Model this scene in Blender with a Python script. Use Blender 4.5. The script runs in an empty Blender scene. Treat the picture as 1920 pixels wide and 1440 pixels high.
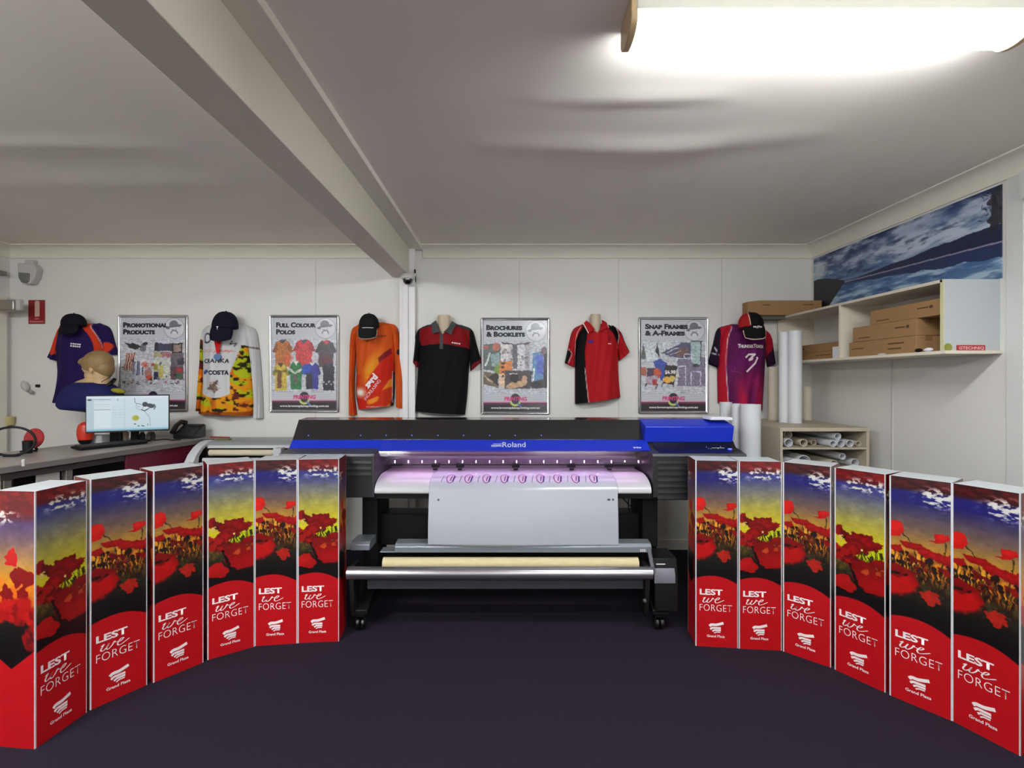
import bpy, bmesh, math, random
import numpy as np
from mathutils import Vector, Matrix

# ------------------------------------------------------------------ camera, world, lamps
S = bpy.context.scene
COL = S.collection
CAMZ = 1.525
cd = bpy.data.cameras.new('camera'); cam = bpy.data.objects.new('camera', cd); COL.objects.link(cam)
cam.location = (0, 0, CAMZ); cam.rotation_euler = (math.pi/2, 0, 0)
cd.sensor_fit = 'HORIZONTAL'; cd.sensor_width = 36.0; cd.lens = 950*36/1920
cd.shift_x = (960-954)/1920; cd.shift_y = -(720-713)/1920
cd.clip_start = .02; cd.clip_end = 60
S.camera = cam
S.view_settings.view_transform = 'Standard'; S.view_settings.look = 'None'
S.view_settings.gamma = 1.0; S.view_settings.use_curve_mapping = False
S.view_settings.exposure = 0.65
wd = bpy.data.worlds.new('world'); S.world = wd; wd.use_nodes = True
wd.node_tree.nodes['Background'].inputs[0].default_value = (.75, .8, .9, 1)
wd.node_tree.nodes['Background'].inputs[1].default_value = .05
LAMP_E = (44.0, 90.0, 84.0, 80.0)   # emission of each fluorescent diffuser
LAMPS = [(1.03, 1.66), (-2.35, .75), (.99, -1.5), (-2.35, -1.8)]   # centres of the ceiling battens; last two unseen, added as fill from behind

random.seed(7); rng = np.random.default_rng(7)
PI = math.pi
def lin(c):
    c = np.clip(np.asarray(c, float)/255.0, 0, 1)
    return np.where(c <= .04045, c/12.92, ((c+.055)/1.055)**2.4)
def L4(c): v = lin(c); return (float(v[0]), float(v[1]), float(v[2]), 1.0)
def at(px, py, d): return Vector(((px-954)/950*d, d, CAMZ-(py-713)/950*d))
def XX(px, d): return (px-954)/950*d
def ZZ(py, d): return CAMZ-(py-713)/950*d

# ------------------------------------------------------------------ materials
MATS = {}
def mat(name, col=(200, 200, 200), rough=.5, metal=0, spec=.5, noise=0, nscale=20, bump=0, bscale=200, emit=None, es=0, coat=0, stretch=None):
    if name in MATS: return MATS[name]
    m = bpy.data.materials.new(name); m.use_nodes = True; nt = m.node_tree; N = nt.nodes; b = N['Principled BSDF']
    b.inputs['Base Color'].default_value = L4(col); b.inputs['Roughness'].default_value = rough
    b.inputs['Metallic'].default_value = metal; b.inputs['Specular IOR Level'].default_value = spec
    b.inputs['Coat Weight'].default_value = coat; b.inputs['Coat Roughness'].default_value = .15
    tc = N.new('ShaderNodeTexCoord'); mp = N.new('ShaderNodeMapping'); nt.links.new(tc.outputs['Object'], mp.inputs[0])
    if stretch: mp.inputs['Scale'].default_value = stretch
    nz = N.new('ShaderNodeTexNoise'); nz.inputs['Scale'].default_value = nscale; nz.inputs['Detail'].default_value = 4
    nt.links.new(mp.outputs[0], nz.inputs['Vector'])
    if noise:
        mx = N.new('ShaderNodeMix'); mx.data_type = 'RGBA'
        c = np.array(col, float)
        mx.inputs[6].default_value = L4(np.clip(c*(1-noise), 0, 255)); mx.inputs[7].default_value = L4(np.clip(c*(1+noise), 0, 255))
        nt.links.new(nz.outputs['Fac'], mx.inputs[0]); nt.links.new(mx.outputs[2], b.inputs['Base Color'])
    if bump:
        n2 = N.new('ShaderNodeTexNoise'); n2.inputs['Scale'].default_value = bscale; n2.inputs['Detail'].default_value = 3
        nt.links.new(mp.outputs[0], n2.inputs['Vector'])
        bp = N.new('ShaderNodeBump'); bp.inputs['Strength'].default_value = bump; bp.inputs['Distance'].default_value = .01
        nt.links.new(n2.outputs['Fac'], bp.inputs['Height']); nt.links.new(bp.outputs[0], b.inputs['Normal'])
    if emit is not None:
        b.inputs['Emission Color'].default_value = L4(emit); b.inputs['Emission Strength'].default_value = es
    MATS[name] = m; return m
def vmat(name, rough=.5, spec=.5, emit=0, coat=0, bump=0, base=True):
    if name in MATS: return MATS[name]
    m = bpy.data.materials.new(name); m.use_nodes = True; nt = m.node_tree; b = nt.nodes['Principled BSDF']
    a = nt.nodes.new('ShaderNodeAttribute'); a.attribute_name = 'art'
    if base: nt.links.new(a.outputs['Color'], b.inputs['Base Color'])
    else: b.inputs['Base Color'].default_value = (.01, .01, .01, 1)
    b.inputs['Roughness'].default_value = rough; b.inputs['Specular IOR Level'].default_value = spec
    b.inputs['Coat Weight'].default_value = coat; b.inputs['Coat Roughness'].default_value = .12
    if emit:
        nt.links.new(a.outputs['Color'], b.inputs['Emission Color']); b.inputs['Emission Strength'].default_value = emit
    if bump:
        n2 = nt.nodes.new('ShaderNodeTexNoise'); n2.inputs['Scale'].default_value = 35
        bp = nt.nodes.new('ShaderNodeBump'); bp.inputs['Strength'].default_value = bump; bp.inputs['Distance'].default_value = .01
        nt.links.new(n2.outputs['Fac'], bp.inputs['Height']); nt.links.new(bp.outputs[0], b.inputs['Normal'])
    MATS[name] = m; return m

# ------------------------------------------------------------------ mesh collector
class MB:
    def __init__(s): s.v = []; s.f = []; s.m = []; s.c = {}
    def add(s, vs, fs, mi=0):
        o = len(s.v); s.v += [tuple(map(float, v)) for v in vs]; s.f += [tuple(i+o for i in f) for f in fs]; s.m += [mi]*len(fs); return s
    def box(s, x0, x1, y0, y1, z0, z1, mi=0, M=None):
        vs = [(x, y, z) for z in (z0, z1) for y in (y0, y1) for x in (x0, x1)]
        if M is not None: vs = [M @ Vector(v) for v in vs]
        return s.add(vs, [(0, 2, 3, 1), (4, 5, 7, 6), (0, 1, 5, 4), (2, 6, 7, 3), (0, 4, 6, 2), (1, 3, 7, 5)], mi)
    def prism(s, prof, x0, x1, mi=0, ax='x'):      # closed profile; for 'x' it is (y,z) and runs along x
        n = len(prof); f = {'x': lambda p, t: (t, p[0], p[1]), 'y': lambda p, t: (p[0], t, p[1]), 'z': lambda p, t: (p[0], p[1], t)}[ax]
        vs = [f(p, x0) for p in prof]+[f(p, x1) for p in prof]
        fs = [(i, (i+1) % n, n+(i+1) % n, n+i) for i in range(n)]+[tuple(range(n))[::-1], tuple(range(n, 2*n))]
        return s.add(vs, fs, mi)
    def tube(s, pts, r, n=12, mi=0, cap=True):
        pts = [Vector(p) for p in pts]; rs = r if isinstance(r, (list, tuple)) else [r]*len(pts)
        vs = []; up = None
        for i, p in enumerate(pts):
            d = (pts[min(i+1, len(pts)-1)]-pts[max(i-1, 0)]).normalized()
            if up is None: up = d.orthogonal().normalized()
            up = (up-d*up.dot(d)).normalized(); w = d.cross(up)
            for k in range(n):
                a = 2*PI*k/n; vs.append(p+(up*math.cos(a)+w*math.sin(a))*rs[i])
        fs = []
        for i in range(len(pts)-1):
            for k in range(n): fs.append((i*n+k, i*n+(k+1) % n, (i+1)*n+(k+1) % n, (i+1)*n+k))
        if cap: fs += [tuple(range(n))[::-1], tuple(range((len(pts)-1)*n, len(pts)*n))]
        return s.add(vs, fs, mi)
    def hollow(s, p0, p1, r, t=.003, n=24, mi=0, mi2=None):    # open paper roll with a wall
        p0 = Vector(p0); p1 = Vector(p1); d = (p1-p0).normalized(); u = d.orthogonal().normalized(); w = d.cross(u); vs = []
        for p, q in ((p0, r), (p1, r), (p1, r-t), (p0, r-t)):
            for k in range(n): a = 2*PI*k/n; vs.append(p+(u*math.cos(a)+w*math.sin(a))*q)
        fs = []; 
        for j in range(4):
            for k in range(n): fs.append((j*n+k, j*n+(k+1) % n, ((j+1) % 4)*n+(k+1) % n, ((j+1) % 4)*n+k))
        return s.add(vs, fs, mi)
    def lathe(s, prof, M=None, n=24, mi=0):        # profile of (r, z)
        vs = []
        for r, z in prof:
            for k in range(n): a = 2*PI*k/n; vs.append(Vector((r*math.cos(a), r*math.sin(a), z)))
        if M is not None: vs = [M @ v for v in vs]
        fs = [(i*n+k, i*n+(k+1) % n, (i+1)*n+(k+1) % n, (i+1)*n+k) for i in range(len(prof)-1) for k in range(n)]
        fs += [tuple(range(n))[::-1], tuple(range((len(prof)-1)*n, len(prof)*n))]
        return s.add(vs, fs, mi)
    def ball(s, c, r, sc=(1, 1, 1), n=20, mi=0, M=None):
        vs = []; fs = []; m = n//2
        for i in range(m+1):
            t = PI*i/m
            for k in range(n):
                a = 2*PI*k/n; v = Vector((sc[0]*r*math.sin(t)*math.cos(a), sc[1]*r*math.sin(t)*math.sin(a), sc[2]*r*math.cos(t)))
                if M is not None: v = M @ v
                vs.append(v+Vector(c))
        for i in range(m):
            for k in range(n): fs.append((i*n+k, i*n+(k+1) % n, (i+1)*n+(k+1) % n, (i+1)*n+k))
        return s.add(vs, fs, mi)
    def build(s, name, mats, parent=None, bevel=0, smooth=True, seg=2, weld=False):
        me = bpy.data.meshes.new(name); me.from_pydata(s.v, [], s.f)
        if not isinstance(mats, (list, tuple)): mats = [mats]
        for m in mats: me.materials.append(m)
        me.polygons.foreach_set('material_index', s.m)
        bm = bmesh.new(); bm.from_mesh(me)
        bmesh.ops.remove_doubles(bm, verts=bm.verts, dist=1e-6)
        bmesh.ops.recalc_face_normals(bm, faces=bm.faces); bm.to_mesh(me); bm.free()
        o = bpy.data.objects.new(name, me); COL.objects.link(o)
        if smooth:
            for p in me.polygons: p.use_smooth = True
            me.set_sharp_from_angle(angle=math.radians(35))
        if parent is not None:
            o.parent = parent; o.matrix_parent_inverse = Matrix.Translation(-parent.location) if parent.rotation_euler.z == 0 else parent.matrix_basis.inverted()
        if bevel:
            b = o.modifiers.new('bevel', 'BEVEL'); b.width = bevel; b.segments = seg; b.limit_method = 'ANGLE'; b.angle_limit = math.radians(35)
        return o
def tag(o, label=None, cat=None, group=None, kind=None):
    if label: o['label'] = label
    if cat: o['category'] = cat
    if group: o['group'] = group
    if kind: o['kind'] = kind
    return o
def thing(name, label, cat, loc=(0, 0, 0), group=None):
    o = bpy.data.objects.new(name, None); COL.objects.link(o); o.location = loc; o.empty_display_size = .1
    return tag(o, label, cat, group)
def struct(o): o['kind'] = 'structure'; return o
def dup(root, mat4, label):
    r = root.copy(); COL.objects.link(r); r.matrix_basis = mat4; tag(r, label)
    for ch in list(root.children):
        c = ch.copy(); COL.objects.link(c); c.parent = r; c.matrix_parent_inverse = ch.matrix_parent_inverse.copy()
        for g in ch.children:
            e = g.copy(); COL.objects.link(e); e.parent = c; e.matrix_parent_inverse = g.matrix_parent_inverse.copy()
    return r

# ------------------------------------------------------------------ painting artwork into a grid of vertex colours
class Art:
    """x0..x1, y0..y1 are the artwork's own units, y downwards; n samples per unit"""
    def __init__(s, x0, y0, x1, y1, n, bg=(255, 255, 255)):
        s.w = int(round((x1-x0)*n))+1; s.h = int(round((y1-y0)*n))+1; s.b = (x0, y0, x1, y1)
        s.X, s.Y = np.meshgrid(np.linspace(x0, x1, s.w), np.linspace(y0, y1, s.h)); s.px = (x1-x0)/(s.w-1)
        s.c = np.zeros((s.h, s.w, 3)); s.c[:] = bg
    def put(s, mask, col, a=1.0):
        m = (np.clip(mask, 0, 1)*a)[..., None]
        s.c = s.c*(1-m)+np.asarray(col, float)*m
    def soft(s, d, e): return np.clip(.5-d/e, 0, 1)
    def rect(s, x0, y0, x1, y1, col, a=1, e=None):
        e = e or s.px; d = np.maximum(np.maximum(x0-s.X, s.X-x1), np.maximum(y0-s.Y, s.Y-y1)); s.put(s.soft(d, e), col, a)
    def ell(s, cx, cy, rx, ry, col, a=1, rot=0, e=None, wob=0, seed=0):
        e = e or s.px; r = math.radians(rot); dx = s.X-cx; dy = s.Y-cy
        u = (dx*math.cos(r)+dy*math.sin(r))/rx; v = (-dx*math.sin(r)+dy*math.cos(r))/ry
        q = np.hypot(u, v)
        if wob: th = np.arctan2(v, u); q = q*(1+wob*np.sin(3*th+seed)+wob*.7*np.sin(5*th+2*seed)+wob*.5*np.sin(8*th+seed*3))
        s.put(s.soft((q-1)*min(rx, ry), e), col, a)
    def poly(s, pts, col, a=1):
        n = len(pts); acc = np.zeros_like(s.X)
        for ox, oy in ((-.25, -.25), (.25, .25), (-.25, .25), (.25, -.25)):
            X = s.X+ox*s.px; Y = s.Y+oy*s.px; ins = np.zeros(X.shape, bool)
            for i in range(n):
                (xa, ya), (xb, yb) = pts[i], pts[(i+1) % n]
                if ya == yb: continue
                ins ^= ((ya > Y) != (yb > Y)) & (X < (xb-xa)*(Y-ya)/(yb-ya)+xa)
            acc += ins
        s.put(acc/4, col, a)
    def line(s, pts, w, col, a=1, e=None):
        e = e or s.px; D = np.full(s.X.shape, 1e9)
        for (xa, ya), (xb, yb) in zip(pts[:-1], pts[1:]):
            L = (xb-xa)**2+(yb-ya)**2+1e-12; t = np.clip(((s.X-xa)*(xb-xa)+(s.Y-ya)*(yb-ya))/L, 0, 1)
            D = np.minimum(D, np.hypot(s.X-xa-t*(xb-xa), s.Y-ya-t*(yb-ya)))
        s.put(s.soft(D-w/2, e), col, a)
    def vgrad(s, stops):
        ys = [p[0] for p in stops]
        for k in range(3): s.c[..., k] = np.interp(s.Y, ys, [p[1][k] for p in stops])
    def noise(s, sx, sy, seed=0, oct=3):
        r = np.random.default_rng(seed); out = np.zeros(s.X.shape); amp = 1; tot = 0
        for o in range(oct):
            gx = int((s.b[2]-s.b[0])/sx*2**o)+3; gy = int((s.b[3]-s.b[1])/sy*2**o)+3
            g = r.random((gy, gx)); u = (s.X-s.b[0])/sx*2**o; v = (s.Y-s.b[1])/sy*2**o
            i = np.clip(u.astype(int), 0, gx-2); j = np.clip(v.astype(int), 0, gy-2); fu = u-i; fv = v-j
            fu = fu*fu*(3-2*fu); fv = fv*fv*(3-2*fv)
            out += amp*((g[j, i]*(1-fu)+g[j, i+1]*fu)*(1-fv)+(g[j+1, i]*(1-fu)+g[j+1, i+1]*fu)*fv); tot += amp; amp *= .55
        return out/tot
    def sample(s, x, y):
        x0, y0, x1, y1 = s.b
        u = np.clip((np.asarray(x)-x0)/(x1-x0)*(s.w-1), 0, s.w-1.001); v = np.clip((np.asarray(y)-y0)/(y1-y0)*(s.h-1), 0, s.h-1.001)
        i = u.astype(int); j = v.astype(int); fu = (u-i)[..., None]; fv = (v-j)[..., None]
        return (s.c[j, i]*(1-fu)+s.c[j, i+1]*fu)*(1-fv)+(s.c[j+1, i]*(1-fu)+s.c[j+1, i+1]*fu)*fv
def grid_mesh(name, P, C, mats, flip=False, extra=None):
    """P: (h,w,3) positions, C: (h,w,3) colours 0..255; extra: list of (verts, faces, material index)"""
    h, w = P.shape[:2]; vs = P.reshape(-1, 3); cs = lin(C.reshape(-1, 3))
    i = np.arange(h*w).reshape(h, w); q = np.stack([i[:-1, :-1], i[1:, :-1], i[1:, 1:], i[:-1, 1:]], -1).reshape(-1, 4)
    if flip: q = q[:, ::-1]
    faces = [tuple(map(int, f)) for f in q]; mi = [0]*len(faces); V = [tuple(map(float, v)) for v in vs]
    for ev, ef, em in (extra or []):
        o = len(V); V += [tuple(v) for v in ev]; faces += [tuple(k+o for k in f) for f in ef]; mi += [em]*len(ef)
    me = bpy.data.meshes.new(name); me.from_pydata(V, [], faces)
    for m in (mats if isinstance(mats, (list, tuple)) else [mats]): me.materials.append(m)
    me.polygons.foreach_set('material_index', mi)
    at_ = me.attributes.new('art', 'FLOAT_COLOR', 'POINT'); col = np.ones((len(V), 4)); col[:len(cs), :3] = cs
    at_.data.foreach_set('color', col.ravel()); me.polygons.foreach_set('use_smooth', [True]*len(faces))
    return me
def obj_of(me, name, parent=None):
    o = bpy.data.objects.new(name, me); COL.objects.link(o)
    if parent is not None: o.parent = parent; o.matrix_parent_inverse = parent.matrix_basis.inverted()
    return o

# ------------------------------------------------------------------ lettering: flat text outlines as (verts2d, faces)
def text2d(txt, height, width=None, bold=0, shear=0, caps=0, space=1.0, align='LEFT', sub=0):
    cu = bpy.data.curves.new('t', 'FONT'); cu.body = txt; cu.size = 1; cu.offset = bold; cu.shear = shear
    cu.space_character = space; cu.resolution_u = 3; cu.small_caps_scale = .78; cu.align_x = align
    if caps:
        for f in cu.body_format: f.use_small_caps = True
    o = bpy.data.objects.new('t', cu); COL.objects.link(o)
    dg = bpy.context.evaluated_depsgraph_get(); me = bpy.data.meshes.new_from_object(o.evaluated_get(dg))
    if sub:
        bm = bmesh.new(); bm.from_mesh(me); bmesh.ops.subdivide_edges(bm, edges=bm.edges, cuts=sub); bm.to_mesh(me); bm.free()
    V = np.array([v.co[:2] for v in me.vertices]); F = [tuple(p.vertices) for p in me.polygons]
    COL.objects.unlink(o); bpy.data.objects.remove(o); bpy.data.curves.remove(cu); bpy.data.meshes.remove(me)
    if len(V) == 0: return V, F
    V[:, 0] -= V[:, 0].min(); V[:, 1] -= V[:, 1].min()
    sc = height/V[:, 1].max(); V *= sc
    if width: V[:, 0] *= width/V[:, 0].max()
    return V, F
def strokes2d(lines, w):        # polylines -> flat ribbons with mitred sides
    V = []; F = []
    for ln in lines:
        P = np.array(ln, float); n = len(P); D = np.gradient(P, axis=0); D /= np.maximum(np.linalg.norm(D, axis=1), 1e-9)[:, None]
        Nn = np.stack([-D[:, 1], D[:, 0]], 1)*w/2; o = len(V)
        for k in range(n): V += [tuple(P[k]+Nn[k]), tuple(P[k]-Nn[k])]
        for k in range(n-1): F.append((o+2*k, o+2*k+1, o+2*k+3, o+2*k+2))
    return np.array(V), F
def dashes2d(L, h, n, seed=1, rows=1, gap=1.6):      # lettering too small to read in the photo: broken strokes
    g = np.random.default_rng(seed); ls = []
    for r in range(rows):
        x = 0; w = L/n
        for k in range(n): ls.append([(x+.08*w, -r*h*gap), (x+w*g.uniform(.72, .92), -r*h*gap)]); x += w
    return strokes2d(ls, h)
def smooth_line(pts, k=6):
    P = [np.array(p, float) for p in pts]; P = [2*P[0]-P[1]]+P+[2*P[-1]-P[-2]]; out = []
    for i in range(1, len(P)-2):
        for j in range(k):
            t = j/k; a, b, c, d = P[i-1], P[i], P[i+1], P[i+2]
            out.append(tuple(.5*(2*b+(c-a)*t+(2*a-5*b+4*c-d)*t*t+(3*b-a-3*c+d)*t**3)))
    out.append(tuple(P[-2])); return out

# ------------------------------------------------------------------ the room
D = 4.57; XR = 2.73; XL = -4.50; ZC = 2.73; YB = -3.2
m_wall = mat('painted_wall', (220, 218, 213), .55, noise=.015, nscale=2, bump=.03, bscale=60)
m_ceil = mat('ceiling_paint', (240, 234, 224), .8, noise=.02, nscale=1.5)
m_trim = mat('cream_trim', (226, 222, 208), .5)
m_carpet = mat('purple_carpet', (41, 35, 47), 1, spec=.1, noise=.30, nscale=160, bump=.6, bscale=700)
MB().box(XL-.1, XR+.1, YB-.1, D+.1, -.1, 0).build('floor', m_carpet)['kind'] = 'structure'
# sagging plaster ceiling
nx, ny = 180, 180
gx, gy = np.meshgrid(np.linspace(XL, XR, nx), np.linspace(YB, D, ny))
z = np.full(gx.shape, ZC)
def ridge(x0, y0, x1, y1, w, h):
    global z
    L = math.hypot(x1-x0, y1-y0); ux, uy = (x1-x0)/L, (y1-y0)/L
    t = (gx-x0)*ux+(gy-y0)*uy; dd = -(gx-x0)*uy+(gy-y0)*ux
    f = np.exp(-(dd/w)**2)*np.clip(1-np.abs(t/L-.5)*2, 0, 1)**.5*h
    z -= f
ridge(.05, 2.18, .98, 2.15, .05, .012); ridge(-.2, 2.6, 1.1, 2.62, .09, .016); ridge(.3, 2.75, 1.6, 2.45, .10, .012)
ridge(-3.2, 2.55, -1.7, 2.62, .07, .009); ridge(-3.3, 3.1, -1.6, 3.1, .12, .009)
me = grid_mesh('ceiling', np.stack([gx, gy, z], -1), np.zeros(gx.shape+(3,)), m_ceil)
struct(obj_of(me, 'ceiling'))
# walls; back wall has panel joints
mb = MB(); mb.box(XL-.1, XR+.1, D, D+.1, 0, ZC+.05)
struct(mb.build('wall_back', m_wall))
m_joint = mat('joint_strip', (202, 200, 196), .6)
for k, x in enumerate([XX(592, D), XX(974, D), XX(1160, D), XX(1353, D)]):
    struct(MB().box(x-.004, x+.004, D-.0015, D+.001, .09, ZC-.11).build('trim_%d' % (k+10), m_joint))
struct(MB().box(XR, XR+.1, YB, D+.05, 0, ZC+.05).build('wall_right', m_wall))
struct(MB().box(XR-.004, XR+.01, 3.60, 3.615, .09, 1.66).build('trim_14', m_joint))
struct(MB().box(XL-.1, XL, YB, D+.05, 0, ZC+.05).build('wall_left', m_wall))
struct(MB().box(XL-.1, XR+.1, YB-.1, YB, 0, ZC+.05).build('wall_front', m_wall))
# cove cornices
def cove(n=6, s=.10):
    p = [(0, 0), (-s*1.0, 0), (-s*1.0, -.008)]
    for k in range(n+1):
        a = PI/2*k/n; p.append((-s*.95+s*.85*math.sin(a), -.010-(1-math.cos(a))*s*.95))
    return p+[(0, -s*1.08)]
cv = cove()
for nm, (xa, xb) in {'trim_1': (XL, -1.051), 'trim_2': (-.773, XR)}.items():
    struct(MB().prism([(D+y, ZC+zz) for y, zz in cv], xa, xb).build(nm, m_trim))
struct(MB().prism([(XR+y, ZC+zz) for y, zz in cv], YB, D, ax='y').build('trim_3', m_trim))
struct(MB().prism([(XL-y, ZC+zz) for y, zz in cv], YB, D, ax='y').build('trim_4', m_trim))
# boxed beam with its side batten, post under its end
struct(MB().box(-1.051, -.886, YB, D, 2.456, ZC+.01).build('trim_5', mat('beam_paint', (216, 211, 196), .5), bevel=.003))
struct(MB().box(-.886, -.773, YB, D-.02, 2.695, ZC+.005).build('trim_6', m_trim, bevel=.002))
mb = MB(); mb.box(-.975, -.835, D-.055, D+.001, 0, 2.46); mb.box(-.945, -.895, D-.075, D-.05, 0, 2.40); mb.box(-.895, -.835, D-.06, D, 2.4, 2.70)
struct(mb.build('trim_7', mat('post_paint', (232, 230, 230), .45), bevel=.003))
for nm, b in {'baseboard_back': (XL, XR, D-.014, D), 'baseboard_right': (XR-.014, XR, YB, D), 'baseboard_left': (XL, XL+.014, YB, D)}.items():
    struct(MB().box(*b, 0, .09).build(nm, m_trim, bevel=.003))
# door lining at the near end of the right wall: white jamb, lintel, recess
mb = MB(); mb.box(XR-.008, XR+.02, 2.68, 2.775, 0, 2.625)
struct(mb.build('trim_8', mat('jamb_paint', (214, 214, 212), .4), bevel=.003))
struct(MB().box(XR-.05, XR, 1.3, 2.655, 2.475, 2.62).build('trim_9', mat('jamb_paint', (214, 214, 212), .4)))
# pinkish door in the left wall
mb = MB(); mb.box(XL-.01, XL+.03, 3.3, 4.43, 0, 2.2); 
dr = struct(mb.build('door_1', mat('beige_door', (196, 178, 166), .5), bevel=.003))
struct(MB().box(XL, XL+.045, 4.43, 4.50, 0, 2.27).build('trim_16', m_trim, bevel=.003))
struct(MB().box(XL, XL+.045, 3.2, 4.50, 2.45, 2.49).build('trim_17', mat('lintel_grey', (140, 138, 132), .6), bevel=.003))

# ------------------------------------------------------------------ ceiling battens
m_diffs = [mat('lit_acrylic_%d' % i, (250, 250, 250), .3, emit=(250, 253, 255), es=e) for i, e in enumerate(LAMP_E)]
m_body = mat('fitting_white', (225, 225, 215), .4); m_capp = mat('fitting_end_cap', (196, 170, 130), .45)
lab = ['lit fluorescent batten on the ceiling at upper right', 'fluorescent batten on the ceiling left of the beam', 'added unseen fluorescent batten on the ceiling behind, right of the beam', 'added unseen fluorescent batten on the ceiling behind, left of the beam']
def batten(i, x, y):
    t = thing('fluorescent_batten', lab[i], 'ceiling light', (x, y, ZC), 'fluorescent ceiling battens')
    mb = MB(); mb.box(x-.63, x+.63, y-.080, y+.080, ZC-.046, ZC-.001); mb.build('body', m_body, t, bevel=.004)
    pr = [(y-.070, ZC-.045)]
    for k in range(13):
        a = PI*k/12; pr.append((y-.074*math.cos(a), ZC-.052-.048*math.sin(a)**.7))
    pr.append((y+.070, ZC-.045))
    mb = MB(); mb.prism(pr, x-.625, x+.625); mb.build('diffuser', m_diffs[i], t)
    for s in (-1, 1):
        pc = [(y+(yy-y)*1.07, ZC-.045+(zz-ZC+.045)*1.10) for yy, zz in pr]
        pc = [(y-.078, ZC-.002)]+pc+[(y+.078, ZC-.002)]
        xa = x+s*.625; MB().prism(pc, min(xa, xa+s*.022), max(xa, xa+s*.022)).build('end_cap', m_capp, t, bevel=.003)
for i, (x, y) in enumerate(LAMPS): batten(i, x, y)

# ------------------------------------------------------------------ printed display columns
m_print = vmat('printed_corflute', .33, .45, coat=.25)
m_white = mat('white_corflute', (196, 199, 203), .45)
m_letter = mat('white_ink', (238, 226, 226), .5)
BW, BH, BD = .233, 1.065, .183
RED = (178, 15, 22); DK = (24, 18, 20)
def blossoms(A, n, x0, x1, y0, y1, r, cols, seed, a=1):
    g = np.random.default_rng(seed)
    for _ in range(n):
        c = np.array(cols[g.integers(len(cols))]); q = r*g.uniform(.6, 1.3)
        A.ell(g.uniform(x0, x1), g.uniform(y0, y1), q*g.uniform(.8, 1.3), q*g.uniform(.6, .95), c, a, rot=g.uniform(-40, 40), wob=.12, seed=g.uniform(0, 9), e=.004)
def stems(A, n, x0, x1, y0, y1, col, seed, w=.0035):
    g = np.random.default_rng(seed)
    for _ in range(n):
        x = g.uniform(x0, x1); y = g.uniform(y0, y1); h = g.uniform(.05, .12)
        A.line([(x, y), (x+g.uniform(-.02, .02), y+h)], w*g.uniform(.6, 1.3), col, .85)
        if g.random() < .5: A.ell(x, y, .006, .009, col)
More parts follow.
